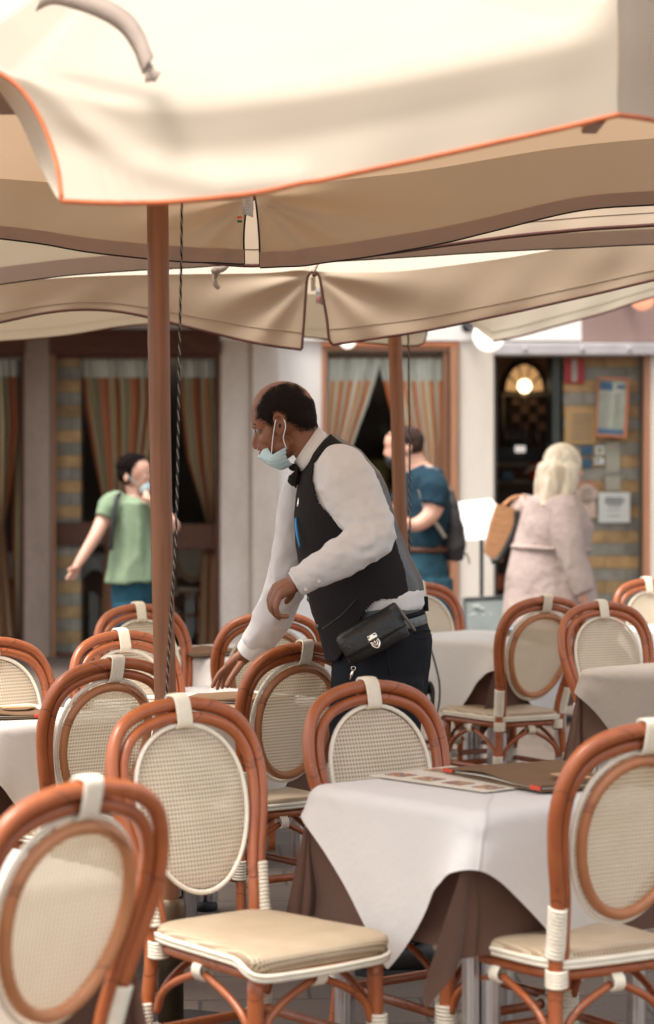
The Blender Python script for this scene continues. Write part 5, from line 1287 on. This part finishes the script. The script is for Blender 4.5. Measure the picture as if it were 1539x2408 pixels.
md = vs_.modifiers.new('s', 'SOLIDIFY'); md.thickness = .004; md.offset = 1
BTN = plain('dark_button', (.06, .055, .05, 1), .25)
e = MB()
for x, y, dd in ((701, 1215, -.01), (707, 1330, -.02), (727, 1407, -.045), (747, 1471, -.06)):
    q = w.p(x+1, y, dd); e.tube([q+Vector((-.003, -.001, 0)), q+Vector((.004, .004, 0))], [.0085, .0085], 14)
e.build('button', BTN, vs_)
e = MB(); w.limb(e, [(757, 1472, -.165), (800, 1440, -.186), (838, 1400, -.186)], .0022, n=12, seg=6); e.build('pocket_edge', BLACKGLOSS, vs_)
e = MB(); w.limb(e, [(697, 1218, -.06), (700, 1250, -.10), (706, 1284, -.115)], [.004, .0045, .002], n=10, seg=8); e.build('blue_pen', BLUEPEN, wt)
e = MB(); w.limb(e, [(708, 1150, -.06), (705, 1172, -.06), (702, 1190, -.06)], [.002, .0045, .0045], n=8, seg=8); e.build('badge_clip', CHROME, wt)
# bow tie
e = MB(); w.ell(e, 703, 1104, 0, 8, 9, .010)
for s in (-1, 1):
    rows = []
    for i in range(7):
        t_ = i/6; hgt = .012+.024*t_; c_ = w.p(702-7*t_, 1106+14*t_, s*(.004+.050*t_)); rows.append([c_+Vector((.007*math.cos(a)*(1-.3*t_)+.003*math.sin(3*a), 0, hgt*math.sin(a))) for a in [2*math.pi*k/16 for k in range(16)]])
    e.grid(rows, True); e.f.append(tuple(len(e.v)-16+k for k in range(16))); e.sm.append(False)
w.limb(e, [(700, 1112, -.02), (692, 1128, -.03), (684, 1137, -.035)], [.010, .020, .012], n=8, seg=10); w.limb(e, [(702, 1096, -.01), (690, 1099, -.03), (681, 1098, -.03)], [.008, .012, .006], n=8, seg=10)
e.build('bow_tie', VEST, wt)
# trousers
mb = MB()
mb.loft([w.sec((793, 1468), (993, 1432), .160), w.sec((786, 1500), (1006, 1468), .172), w.sec((780, 1545), (1018, 1505), .182), w.sec((780, 1600), (1014, 1560), .184), w.sec((790, 1660), (1000, 1640), .17)], 32)
w.limb(mb, [(908, 1590, -.085), (905, 1700, -.09), (898, 1800, -.09), (893, 1900, -.09), (922, 2060, -.06), (960, 2200, -.035)], [.112, .105, .092, .080, .072, .068], n=40, seg=20)
w.limb(mb, [(868, 1590, .09), (856, 1700, .10), (848, 1800, .10), (838, 1900, .10), (812, 2060, .12), (800, 2210, .13)], [.112, .102, .090, .080, .072, .068], n=40, seg=20)
tr = blob(mb, 'trousers', PANTS, wt, voxel=.007, smooth=4, post=lambda me: displace(me, .008, 6, (1.5, 1.5, .8), 2))
e = MB(); w.limb(e, [(905, 1495, -.185), (908, 1530, -.19), (914, 1558, -.188), (918, 1572, -.186)], .0022, n=12, seg=6); e.build('pocket_seam', VEST, tr); e = MB(); w.limb(e, [(970, 1482, -.13), (992, 1476, -.10), (1010, 1480, -.06)], .003, n=10, seg=6); e.build('pocket_seam', VEST, tr); e = MB(); w.limb(e, [(972, 1494, -.135), (1000, 1494, -.10), (1014, 1490, -.055)], .002, n=10, seg=6); e.build('pocket_seam', VEST, tr); e = MB(); w.limb(e, [(918, 1575, -.188), (914, 1640, -.19), (908, 1760, -.185)], .0012, n=10, seg=6)
e.build('pocket_seam', VEST, tr)
def belt(u, l, ry, name, mat):
    rows = [ringsec(u[0], u[1], ry, 48), ringsec((u[0][0]-1.5, u[0][1]+2), (u[1][0]+1.5, u[1][1]+2), ry+.003, 48), ringsec((l[0][0]-1.5, l[0][1]-2), (l[1][0]+1.5, l[1][1]-2), ry+.003, 48), ringsec(l[0], l[1], ry, 48)]
    return MB().grid(rows, True).build(name, mat, wt)
belt(((803, 1440), (991, 1409)), ((803, 1464), (995, 1431)), .176, 'belt', BELTM)
MB().tube(ringsec((797, 1470), (997, 1436), .172, 48), .006, 8, closed=True).build('waistband', PANTS, wt)
belt(((795, 1478), (1001, 1441)), ((793, 1500), (1005, 1463)), .182, 'pouch_belt', BELTM)
for x, y in ((936, 1428), (1000, 1418)):
    e = MB(); w.limb(e, [(x, y-16, -.150 if x < 960 else -.02), (x+2, y+18, -.158 if x < 960 else -.02)], .008, n=6, seg=8); e.build('belt_loop', PANTS, wt)
# pouch: a thing he wears, its own parts
A0, A1 = w.p(812, 1519, -.235), w.p(934, 1452, -.20); ax = (A1-A0).normalized(); up = Vector((-ax.z*-1, 0, ax.x)); up = Vector((-ax.z, 0, ax.x)).normalized(); dn = Vector((0, -1, 0))
po = thing('money_pouch', 'black leather money pouch with metal clasp worn on the waiter\'s hip belt', 'pouch', A0)
def psec(t_, su, sd, f0=0, f1=2*math.pi, n=28, e=.7):
    c = A0.lerp(A1, t_); out = []
    for k in range(n):
        a = f0+(f1-f0)*k/(n-1 if f1-f0 < 6 else n); ca, sa = math.cos(a), math.sin(a)
        out.append(c+up*(su*abs(sa)**e*(1 if sa > 0 else -1))+dn*(sd*abs(ca)**e*(1 if ca > 0 else -1)))
    return out
mb = MB(); rows = [psec(-.03, .030, .020), psec(-.01, .040, .027), psec(.1, .047, .033), psec(.5, .050, .036), psec(.9, .049, .032), psec(1.03, .050, .026), psec(1.06, .047, .020)]
mb.grid(rows, True); n_ = 28; mb.f += [tuple(range(n_))[::-1], tuple(6*n_+k for k in range(n_))]; mb.sm += [False, False]; mb.build('pouch_body', LEATHER, po)
rows = [psec(t_, su+.0035, sdp+.004, R(-12), R(150), 20) for t_, su, sdp in ((-.035, .038, .024), (0, .045, .030), (.1, .049, .035), (.5, .052, .038), (.9, .051, .034), (1.08, .052, .028))]
MB().grid(rows).build('flap', LEATHER, po, solid=.003)
e = MB(); e.tube([A0.lerp(A1, 1.08)+up*.052, A0.lerp(A1, 1.12)+dn*.03+up*.01, A0.lerp(A1, 1.16)+dn*.012-up*.045], [.004, .005, .004], 8, n=14); e.build('zip_edge', plain('worn_zip', (.16, .13, .11, 1), .5), po)
cl = A0.lerp(A1, .50)+dn*.043-up*.006; Mc = Matrix((ax, dn*-1, up)).transposed()
e = MB(); e.box(cl+up*.010, (.030, .005, .016), rot=Mc, bev=.002)
for s in (-1, 1): e.ball(cl+up*.014+ax*.010*s+dn*.004, .0045, 10, 8)
e.tube([cl-up*.002+ax*.011, cl-up*.016+ax*.011, cl-up*.026, cl-up*.016-ax*.011, cl-up*.002-ax*.011], .0032, 8, n=20); e.tube([cl-up*.004+ax*.006, cl-up*.013+ax*.006, cl-up*.018, cl-up*.013-ax*.006, cl-up*.004-ax*.006], .002, 8, n=16); e.tube([cl-up*.002, cl-up*.016], .0028, 8)
e.build('clasp', CHROME, po)
zb = A0.lerp(A1, 0)-up*.046+dn*.01; e = MB(); e.tube([zb+Vector((.006*math.cos(a), 0, -.006+.006*math.sin(a))) for a in [2*math.pi*k/12 for k in range(12)]], .0014, 6, closed=True); e.tube([zb+Vector((-.001, 0, -.012)), zb+Vector((-.005, 0, -.024)), zb+Vector((-.010, 0, -.040))], [.0025, .005, .001], 8, n=8); e.build('zip_pull', CHROME, po)
# shoes
def shoe(x, y, dd, L, sole_mat=BLACKMETAL):
    o = w.p(x, y, dd); o.z = 0; rows = []
    prof = [(-.01, .004, .030, .020), (.0, .012, .034, .028), (.03, .036, .046, .036), (.08, .046, .056, .045), (.13, .044, .074, .060), (.17, .038, .086, .082), (.21, .036, .092, .092), (.25, .036, .088, .088), (.275, .028, .078, .070), (.28, .012, .05, .05)]
    mb = MB()
    for px_, hw, ht, _ in prof:
        c = o+Vector((px_*L, 0, .018)); rows.append([c+Vector((0, hw*math.cos(a), max(0, ht*.55+ht*.45*math.sin(a)) if math.sin(a) > -.2 else 0)) for a in [2*math.pi*k/20 for k in range(20)]])
    mb.grid(rows, True); mb.f += [tuple(range(20))[::-1], tuple(9*20+k for k in range(20))]; mb.sm += [True, True]
    s_ = mb.build('shoe', LEATHER, wt)
    mb = MB(); pts = [(px_*L, hw+.003) for px_, hw, _, _ in prof]; mb.prism([o+Vector((a, -b, .002)) for a, b in pts]+[o+Vector((a, b, .002)) for a, b in pts[::-1]], (0, 0, .018)); mb.build('sole', sole_mat, s_)
    mb = MB(); mb.tube([o+Vector((.02*L, -.030, .052)), o+Vector((.08*L, -.046, .058)), o+Vector((.13*L, -.043, .072)), o+Vector((.18*L, -.036, .095))], .0022, 6, n=20); mb.tube([o+Vector((.125*L, -.036, .085)), o+Vector((.135*L, -.0, .104)), o+Vector((.145*L, .03, .088))], .0045, 8, n=12); mb.build('seam_and_strap', LEATHER, s_)
    mb = MB(); mb.tube([o+Vector((.13*L, -.020, .102)), o+Vector((.133*L, .012, .106))], .003, 8, n=5); mb.build('buckle', CHROME, s_)
shoe(832, 2270, -.04, .92); shoe(740, 2262, .12, .92)
# ---- woman in green
g_ = Fig(15.0); K_ = g_.k
ro = g_.p(318, 1600); ro.z = 0
wg = thing('person', 'woman in a green top at the window, pale blue mask, bare arm stretched out', 'person', ro)
mb = MB()
g_.ell(mb, 318, 1106, 0, 37, 35, .078); g_.ell(mb, 331, 1122, 0, 23, 32, .062); g_.ell(mb, 336, 1145, 0, 14, 13, .035); g_.limb(mb, [(351, 1112, 0), (356, 1122, 0), (355, 1127, 0)], [.008, .012, .014]); g_.ell(mb, 300, 1123, -.075, 6, 12, .012)
for s in (-1, 1): g_.ell(mb, 340, 1120, s*.04, 9, 9, .02)
mb.loft([g_.sec((328, 1150), (294, 1140), .050), g_.sec((332, 1168), (300, 1165), .055), g_.sec((350, 1185), (285, 1180), .14), g_.sec((352, 1240), (282, 1235), .15), g_.sec((350, 1300), (284, 1295), .13), g_.sec((350, 1365), (284, 1360), .12), g_.sec((348, 1400), (284, 1400), .12)], 24)
g_.limb(mb, [(272, 1182, -.06), (252, 1215, -.12), (232, 1258, -.2), (205, 1305, -.25), (190, 1330, -.27)], [.055, .050, .040, .032, .024], n=24)
for (a, b, c_) in (((186, 1334, -.285), (176, 1346, -.29), (167, 1358, -.295)), ((188, 1336, -.27), (178, 1350, -.272), (171, 1362, -.275)), ((190, 1338, -.255), (183, 1353, -.255), (179, 1362, -.255)), ((192, 1340, -.24), (187, 1352, -.238), (185, 1361, -.235)), ((188, 1330, -.29), (180, 1332, -.31), (172, 1337, -.32))):
    g_.limb(mb, [(194, 1326, -.265), a, b, c_], [.020, .013, .0105, .008], n=12, seg=10)
g_.limb(mb, [(352, 1188, .12), (385, 1215, .10), (408, 1238, .02), (385, 1210, -.06), (360, 1180, -.10)], [.055, .048, .042, .034, .026], n=28)
for i in range(4): g_.limb(mb, [(358, 1180, -.10), (350, 1168-2*i, -.11+.015*i), (343, 1162-4*i+4, -.10+.014*i), (345, 1170-3*i, -.09+.014*i)], [.018, .012, .010, .008], n=10, seg=8)
g_.limb(mb, [(356, 1176, -.12), (346, 1172, -.135), (340, 1164, -.125)], [.016, .012, .009], n=8, seg=8)
for s in (-1, 1): g_.limb(mb, [(308+8*(s > 0), 1400, s*.07), (302+18*(s > 0), 1500, s*.09), (300+20*(s > 0), 1620, s*.1), (300+20*(s > 0), 1655, s*.1)], [.045, .06, .05, .045], n=20)
blob(mb, 'body', SKIN_P, wg, voxel=.007, smooth=3)
mb = MB(); g_.ell(mb, 311, 1098, 0, 38, 33, .086); g_.ell(mb, 300, 1115, 0, 24, 24, .084); g_.ell(mb, 325, 1082, 0, 24, 14, .06)
def gcut(me):
    cut(me, lambda c: poly_sd(*topx(c, 15.0), [(338, 1078), (325, 1086), (316, 1098), (312, 1115), (308, 1132), (306, 1150), (380, 1160), (380, 1070)]) > 0 or poly_sd(*topx(c, 15.0), [(284, 1133), (312, 1133), (312, 1160), (284, 1160)]) > 0 and False); displace(me, .008, 30, seed=2)
blob(mb, 'hair', DARKHAIR, wg, voxel=.007, smooth=3, post=gcut)
mb = MB(); g_.ell(mb, 341, 1146, 0, 16, 18, .050); g_.limb(mb, [(330, 1140, -.05), (315, 1130, -.07), (302, 1118, -.085)], .003, n=10, seg=6); mb.build('face_mask', SURGICAL, wg)
mb = MB(); g_.ell(mb, 346, 1112, -.040, 3, 2.4, .008); g_.limb(mb, [(340, 1103, -.05), (347, 1102, -.04), (352, 1104, -.02)], .004, n=8, seg=6); mb.build('eye_and_brow', BLACKGLOSS, wg)
mb = MB(); mb.loft([g_.sec((336, 1170), (292, 1163), .080), g_.sec((354, 1184), (270, 1176), .165), g_.sec((360, 1235), (266, 1230), .175), g_.sec((364, 1290), (262, 1285), .180), g_.sec((370, 1340), (254, 1338), .195), g_.sec((374, 1366), (248, 1372), .205)], 30)
g_.limb(mb, [(284, 1178, -.06), (266, 1188, -.12), (254, 1208, -.14), (249, 1220, -.155)], [.07, .075, .068, .066], n=16); g_.limb(mb, [(350, 1182, .08), (372, 1200, .12), (385, 1214, .11)], [.07, .07, .064], n=12)
blob(mb, 'top', GREENTEE, wg, voxel=.010, smooth=4, post=lambda me: displace(me, .016, 6, (1.6, 1.6, .5), 5))
mb = MB(); mb.loft([g_.sec((362, 1350), (262, 1350), .165), g_.sec((364, 1400), (262, 1400), .175), g_.sec((358, 1440), (264, 1440), .16)], 24)
for s in (-1, 1): g_.limb(mb, [(305+14*(s > 0), 1420, s*.085), (303+16*(s > 0), 1520, s*.09), (302+17*(s > 0), 1640, s*.1)], [.10, .085, .07], n=20)
blob(mb, 'trousers', BLUEDENIM, wg, voxel=.010, smooth=4, post=lambda me: displace(me, .010, 9, seed=1))
mb = MB(); g_.limb(mb, [(292, 1160, -.08), (280, 1168, -.15), (276, 1200, -.19), (272, 1240, -.20), (268, 1290, -.19)], .014, n=24, seg=8); mb.build('bag_strap', BLACKMETAL, wg)
for s in (-1, 1): mb = MB(); g_.ell(mb, 318+14*(s > 0), 1659, s*.1, 34, 10, .045); mb.build('shoe', BLACKMETAL, wg)

# ---- man with backpack
h = Fig(14.6); ro = h.p(1000, 1684); ro.z = 0
wm = thing('person', 'man in blue t-shirt and teal shorts behind the slim pole, wearing a sling bag', 'person', ro)
mb = MB()
h.ell(mb, 950, 1040, 0, 46, 37, .080); h.ell(mb, 933, 1062, 0, 26, 36, .064); h.ell(mb, 932, 1088, 0, 16, 14, .04); h.limb(mb, [(914, 1048, 0), (908, 1062, 0), (909, 1070, 0)], [.010, .012, .015]); h.ell(mb, 962, 1058, -.078, 6, 12, .012)
mb.loft([h.sec((940, 1085), (990, 1060), .060), h.sec((952, 1110), (1004, 1085), .065), h.sec((955, 1140), (1040, 1110), .15), h.sec((958, 1190), (1056, 1170), .18), h.sec((962, 1250), (1056, 1240), .17), h.sec((974, 1300), (1040, 1300), .15), h.sec((978, 1340), (1040, 1340), .14)], 24)
h.limb(mb, [(1010, 1130, -.14), (1020, 1175, -.20), (1008, 1210, -.23), (975, 1232, -.25), (945, 1225, -.27)], [.070, .064, .052, .042, .030], n=28)
for i in range(4): h.limb(mb, [(948, 1226, -.27), (935, 1222+3*i, -.29+.012*i), (926, 1216+4*i, -.29+.012*i), (920, 1214+4*i, -.28+.012*i)], [.022, .012, .010, .008], n=10, seg=8)
h.limb(mb, [(948, 1222, -.26), (938, 1212, -.25), (930, 1206, -.245)], [.018, .012, .009], n=8, seg=8)
h.limb(mb, [(965, 1135, .15), (945, 1180, .18), (935, 1220, .12)], [.06, .05, .04], n=20)
for s in (-1, 1): h.limb(mb, [(1010-8*s, 1330, s*.09), (1006-14*s, 1450, s*.09), (1004-18*s, 1560, s*.09), (1006-20*s, 1665, s*.09)], [.07, .07, .058, .042], n=24)
blob(mb, 'body', SKIN_P, wm, voxel=.008, smooth=3)
mb = MB(); h.ell(mb, 953, 1034, 0, 46, 33, .087); h.ell(mb, 972, 1045, 0, 25, 28, .080)
def mcut(me):
    cut(me, lambda c: poly_sd(*topx(c, 14.6), [(890, 1022), (925, 1026), (938, 1040), (952, 1045), (960, 1070), (950, 1100), (890, 1110)]) > 0); displace(me, .006, 30, seed=4)
blob(mb, 'hair', GREYHAIR, wm, voxel=.007, smooth=3, post=mcut)
mb = MB(); h.ell(mb, 924, 1083, 0, 18, 18, .056); mb.build('face_mask', BLACKMETAL, wm)
mb = MB(); h.ell(mb, 917, 1049, -.04, 3, 2.4, .01); mb.build('eye', BLACKGLOSS, wm)
mb = MB(); mb.loft([h.sec((952, 1112), (1000, 1088), .080), h.sec((953, 1138), (1040, 1104), .17), h.sec((955, 1190), (1060, 1160), .195), h.sec((960, 1245), (1062, 1225), .19), h.sec((966, 1290), (1050, 1285), .18)], 30)
h.limb(mb, [(1002, 1122, -.12), (1016, 1145, -.19), (1020, 1172, -.215), (1016, 1188, -.225)], [.08, .088, .082, .080], n=18); h.limb(mb, [(968, 1128, .14), (952, 1165, .18), (946, 1185, .185)], [.08, .075, .07], n=12)
blob(mb, 't_shirt', BLUETEE, wm, voxel=.010, smooth=4, post=lambda me: displace(me, .012, 7, (1, 1, 1), 8))
mb = MB(); mb.loft([h.sec((968, 1298), (1048, 1296), .18), h.sec((966, 1340), (1054, 1340), .19), h.sec((970, 1380), (1056, 1376), .18)], 24)
for s in (-1, 1): h.limb(mb, [(1012-8*s, 1360, s*.09), (1010-14*s, 1430, s*.09), (1006-18*s, 1490, s*.09)], [.112, .11, .105], n=16)
blob(mb, 'shorts', BLUESHORT, wm, voxel=.010, smooth=4, post=lambda me: displace(me, .018, 7, (1, 1, .8), 3))
MB().tube([h.p(968, 1292, 0)+Vector((.11+.115*math.cos(a), .182*math.sin(a), 0)) for a in [2*math.pi*k/32 for k in range(32)]], .016, 8, closed=True).build('belt', DARKWOOD, wm)
for s in (-1, 1): mb = MB(); h.ell(mb, 990-20*s, 1672, s*.09, 42, 12, .05); mb.build('shoe', BLACKMETAL, wm)
bp = thing('sling_bag', 'dark grey nylon sling bag on the back of the man in blue', 'bag', h.p(1066, 1320))
mb = MB(); mb.loft([h.sec((1050, 1150), (1066, 1152), .03), h.sec((1046, 1185), (1078, 1185), .07), h.sec((1044, 1240), (1090, 1236), .11), h.sec((1038, 1290), (1096, 1285), .13), h.sec((1046, 1318), (1088, 1318), .10)], 20)
blob(mb, 'bag_body', BAGGREY, bp, voxel=.010, smooth=3, post=lambda me: displace(me, .012, 9, seed=3))
mb = MB(); h.limb(mb, [(1044, 1262, -.16), (1024, 1232, -.205), (1000, 1200, -.215), (985, 1150, -.18)], .013, n=20, seg=8); h.limb(mb, [(1058, 1155, -.02), (1030, 1112, -.10), (1000, 1096, -.08)], .012, n=16, seg=8); mb.build('strap', STRAPGREY, bp)
mb = MB(); h.limb(mb, [(1094, 1300, 0), (1102, 1312, 0), (1104, 1326, 0)], .006, n=8, seg=6); mb.build('dangling_strap', STRAPGREY, bp)

# ---- blonde woman
b_ = Fig(14.2); ro = b_.p(1300, 1700); ro.z = 0
wb = thing('person', 'woman with long platinum hair and belted pinkish beige dress seen from behind', 'person', ro)
mb = MB()
b_.ell(mb, 1328, 1092, 0, 38, 44, .076); b_.ell(mb, 1346, 1108, .02, 22, 36, .058); b_.limb(mb, [(1366, 1104, .03), (1370, 1114, .03), (1368, 1118, .03)], [.008, .012, .012]); b_.ell(mb, 1350, 1136, .02, 14, 12, .035)
mb.loft([b_.sec((1350, 1140), (1312, 1135), .055), b_.sec((1356, 1165), (1300, 1160), .07), b_.sec((1362, 1190), (1250, 1180), .17), b_.sec((1385, 1245), (1228, 1235), .19), b_.sec((1365, 1290), (1232, 1285), .16), b_.sec((1365, 1350), (1225, 1350), .16), b_.sec((1360, 1420), (1225, 1420), .16)], 24)
b_.limb(mb, [(1320, 1185, -.16), (1326, 1240, -.22), (1334, 1300, -.25), (1350, 1350, -.27), (1362, 1388, -.29)], [.07, .062, .050, .038, .026], n=28)
for i in range(4): b_.limb(mb, [(1362, 1390, -.29), (1362+3*i, 1404, -.305+.014*i), (1361+4*i, 1414, -.30+.014*i), (1358+4*i, 1421, -.29+.014*i)], [.022, .013, .011, .009], n=10, seg=8)
b_.limb(mb, [(1360, 1388, -.30), (1352, 1400, -.31), (1350, 1409, -.31)], [.018, .012, .009], n=8, seg=8)
b_.limb(mb, [(1250, 1190, .14), (1220, 1240, .2), (1212, 1290, .2)], [.06, .055, .045], n=18)
for s in (-1, 1): b_.limb(mb, [(1300, 1420, s*.1), (1300+12*s, 1540, s*.1), (1300+16*s, 1680, s*.1)], [.09, .06, .042], n=18)
blob(mb, 'body', SKIN_P, wb, voxel=.008, smooth=3)
mb = MB(); b_.ell(mb, 1322, 1088, -.01, 46, 47, .092); b_.ell(mb, 1306, 1120, -.01, 38, 52, .096)
b_.limb(mb, [(1310, 1072, -.03), (1300, 1104, -.06), (1290, 1150, -.10), (1276, 1195, -.15)], [.02, .085, .07, .03], n=20); b_.limb(mb, [(1328, 1072, -.03), (1330, 1104, -.05), (1332, 1140, -.08), (1322, 1172, -.12)], [.02, .08, .06, .03], n=20); b_.limb(mb, [(1308, 1072, .03), (1296, 1104, .04), (1284, 1150, .06), (1268, 1190, .08)], [.02, .08, .07, .03], n=20)
def hcut(me):
    cut(me, lambda c: c.y > 14.19 and poly_sd(*topx(c, 14.2), [(1357, 1085), (1390, 1080), (1390, 1160), (1350, 1150)]) > 0); displace(me, .006, 16, (2.5, 2.5, .3), 2)
blob(mb, 'hair', BLONDE, wb, voxel=.008, smooth=4, post=hcut)
mb = MB(); mb.loft([b_.sec((1352, 1156), (1296, 1150), .085), b_.sec((1368, 1180), (1246, 1172), .185), b_.sec((1398, 1238), (1222, 1225), .215), b_.sec((1392, 1280), (1212, 1270), .205), b_.sec((1382, 1300), (1206, 1290), .200), b_.sec((1400, 1360), (1190, 1350), .23), b_.sec((1410, 1440), (1184, 1440), .26), b_.sec((1420, 1560), (1180, 1560), .29)], 32)
b_.limb(mb, [(1316, 1178, -.14), (1322, 1215, -.20), (1328, 1270, -.245), (1338, 1315, -.265), (1354, 1360, -.285), (1364, 1388, -.295)], [.085, .092, .088, .082, .072, .060], n=36, seg=20)
b_.limb(mb, [(1256, 1180, .12), (1226, 1225, .19), (1214, 1285, .2)], [.08, .085, .07], n=20)
blob(mb, 'dress', PINKDRESS, wb, voxel=.011, smooth=4, post=lambda me: displace(me, .015, 4.5, (1.8, 1.8, .35), 7))
rg = []
for k in range(40):
    c, a, d_ = b_.sec((1389, 1292), (1206, 1284), .213); t_ = 2*math.pi*k/40; rg.append(c+a*math.cos(t_)+d_*math.sin(t_))
MB().tube(rg, .013, 8, closed=True).build('dress_belt', PINKDRESS, wb)
for s in (-1, 1): mb = MB(); b_.ell(mb, 1312+16*s, 1694, s*.1, 36, 10, .045); mb.build('shoe', BLACKMETAL, wb)
sb = thing('straw_bag', 'tan woven straw bag with a black edge band hanging at the blonde woman\'s side', 'bag', b_.p(1180, 1320))
P_ = [(1172, 1186), (1214, 1196), (1217, 1230), (1205, 1262), (1182, 1322), (1160, 1318), (1143, 1300), (1146, 1276), (1158, 1226)]
mb = MB(); mb.prism([b_.p(x, y, .02) for x, y in P_], (0, .16, 0)); mb.build('bag_body', STRAW, sb)
mb = MB(); mb.tube([b_.p(x, y, .012) for x, y in ((1217, 1200), (1214, 1236), (1200, 1270), (1176, 1312), (1156, 1321))], .017, 8, n=24); mb.build('edge_band', BLACKMETAL, sb)
mb = MB(); mb.tube([b_.p(1186, 1190, .1), b_.p(1210, 1172, .12), b_.p(1240, 1168, .14)], .012, 8, n=12); mb.build('handle', STRAW, sb)

for o in COL.objects:
    if '_local' in o: del o['_local']
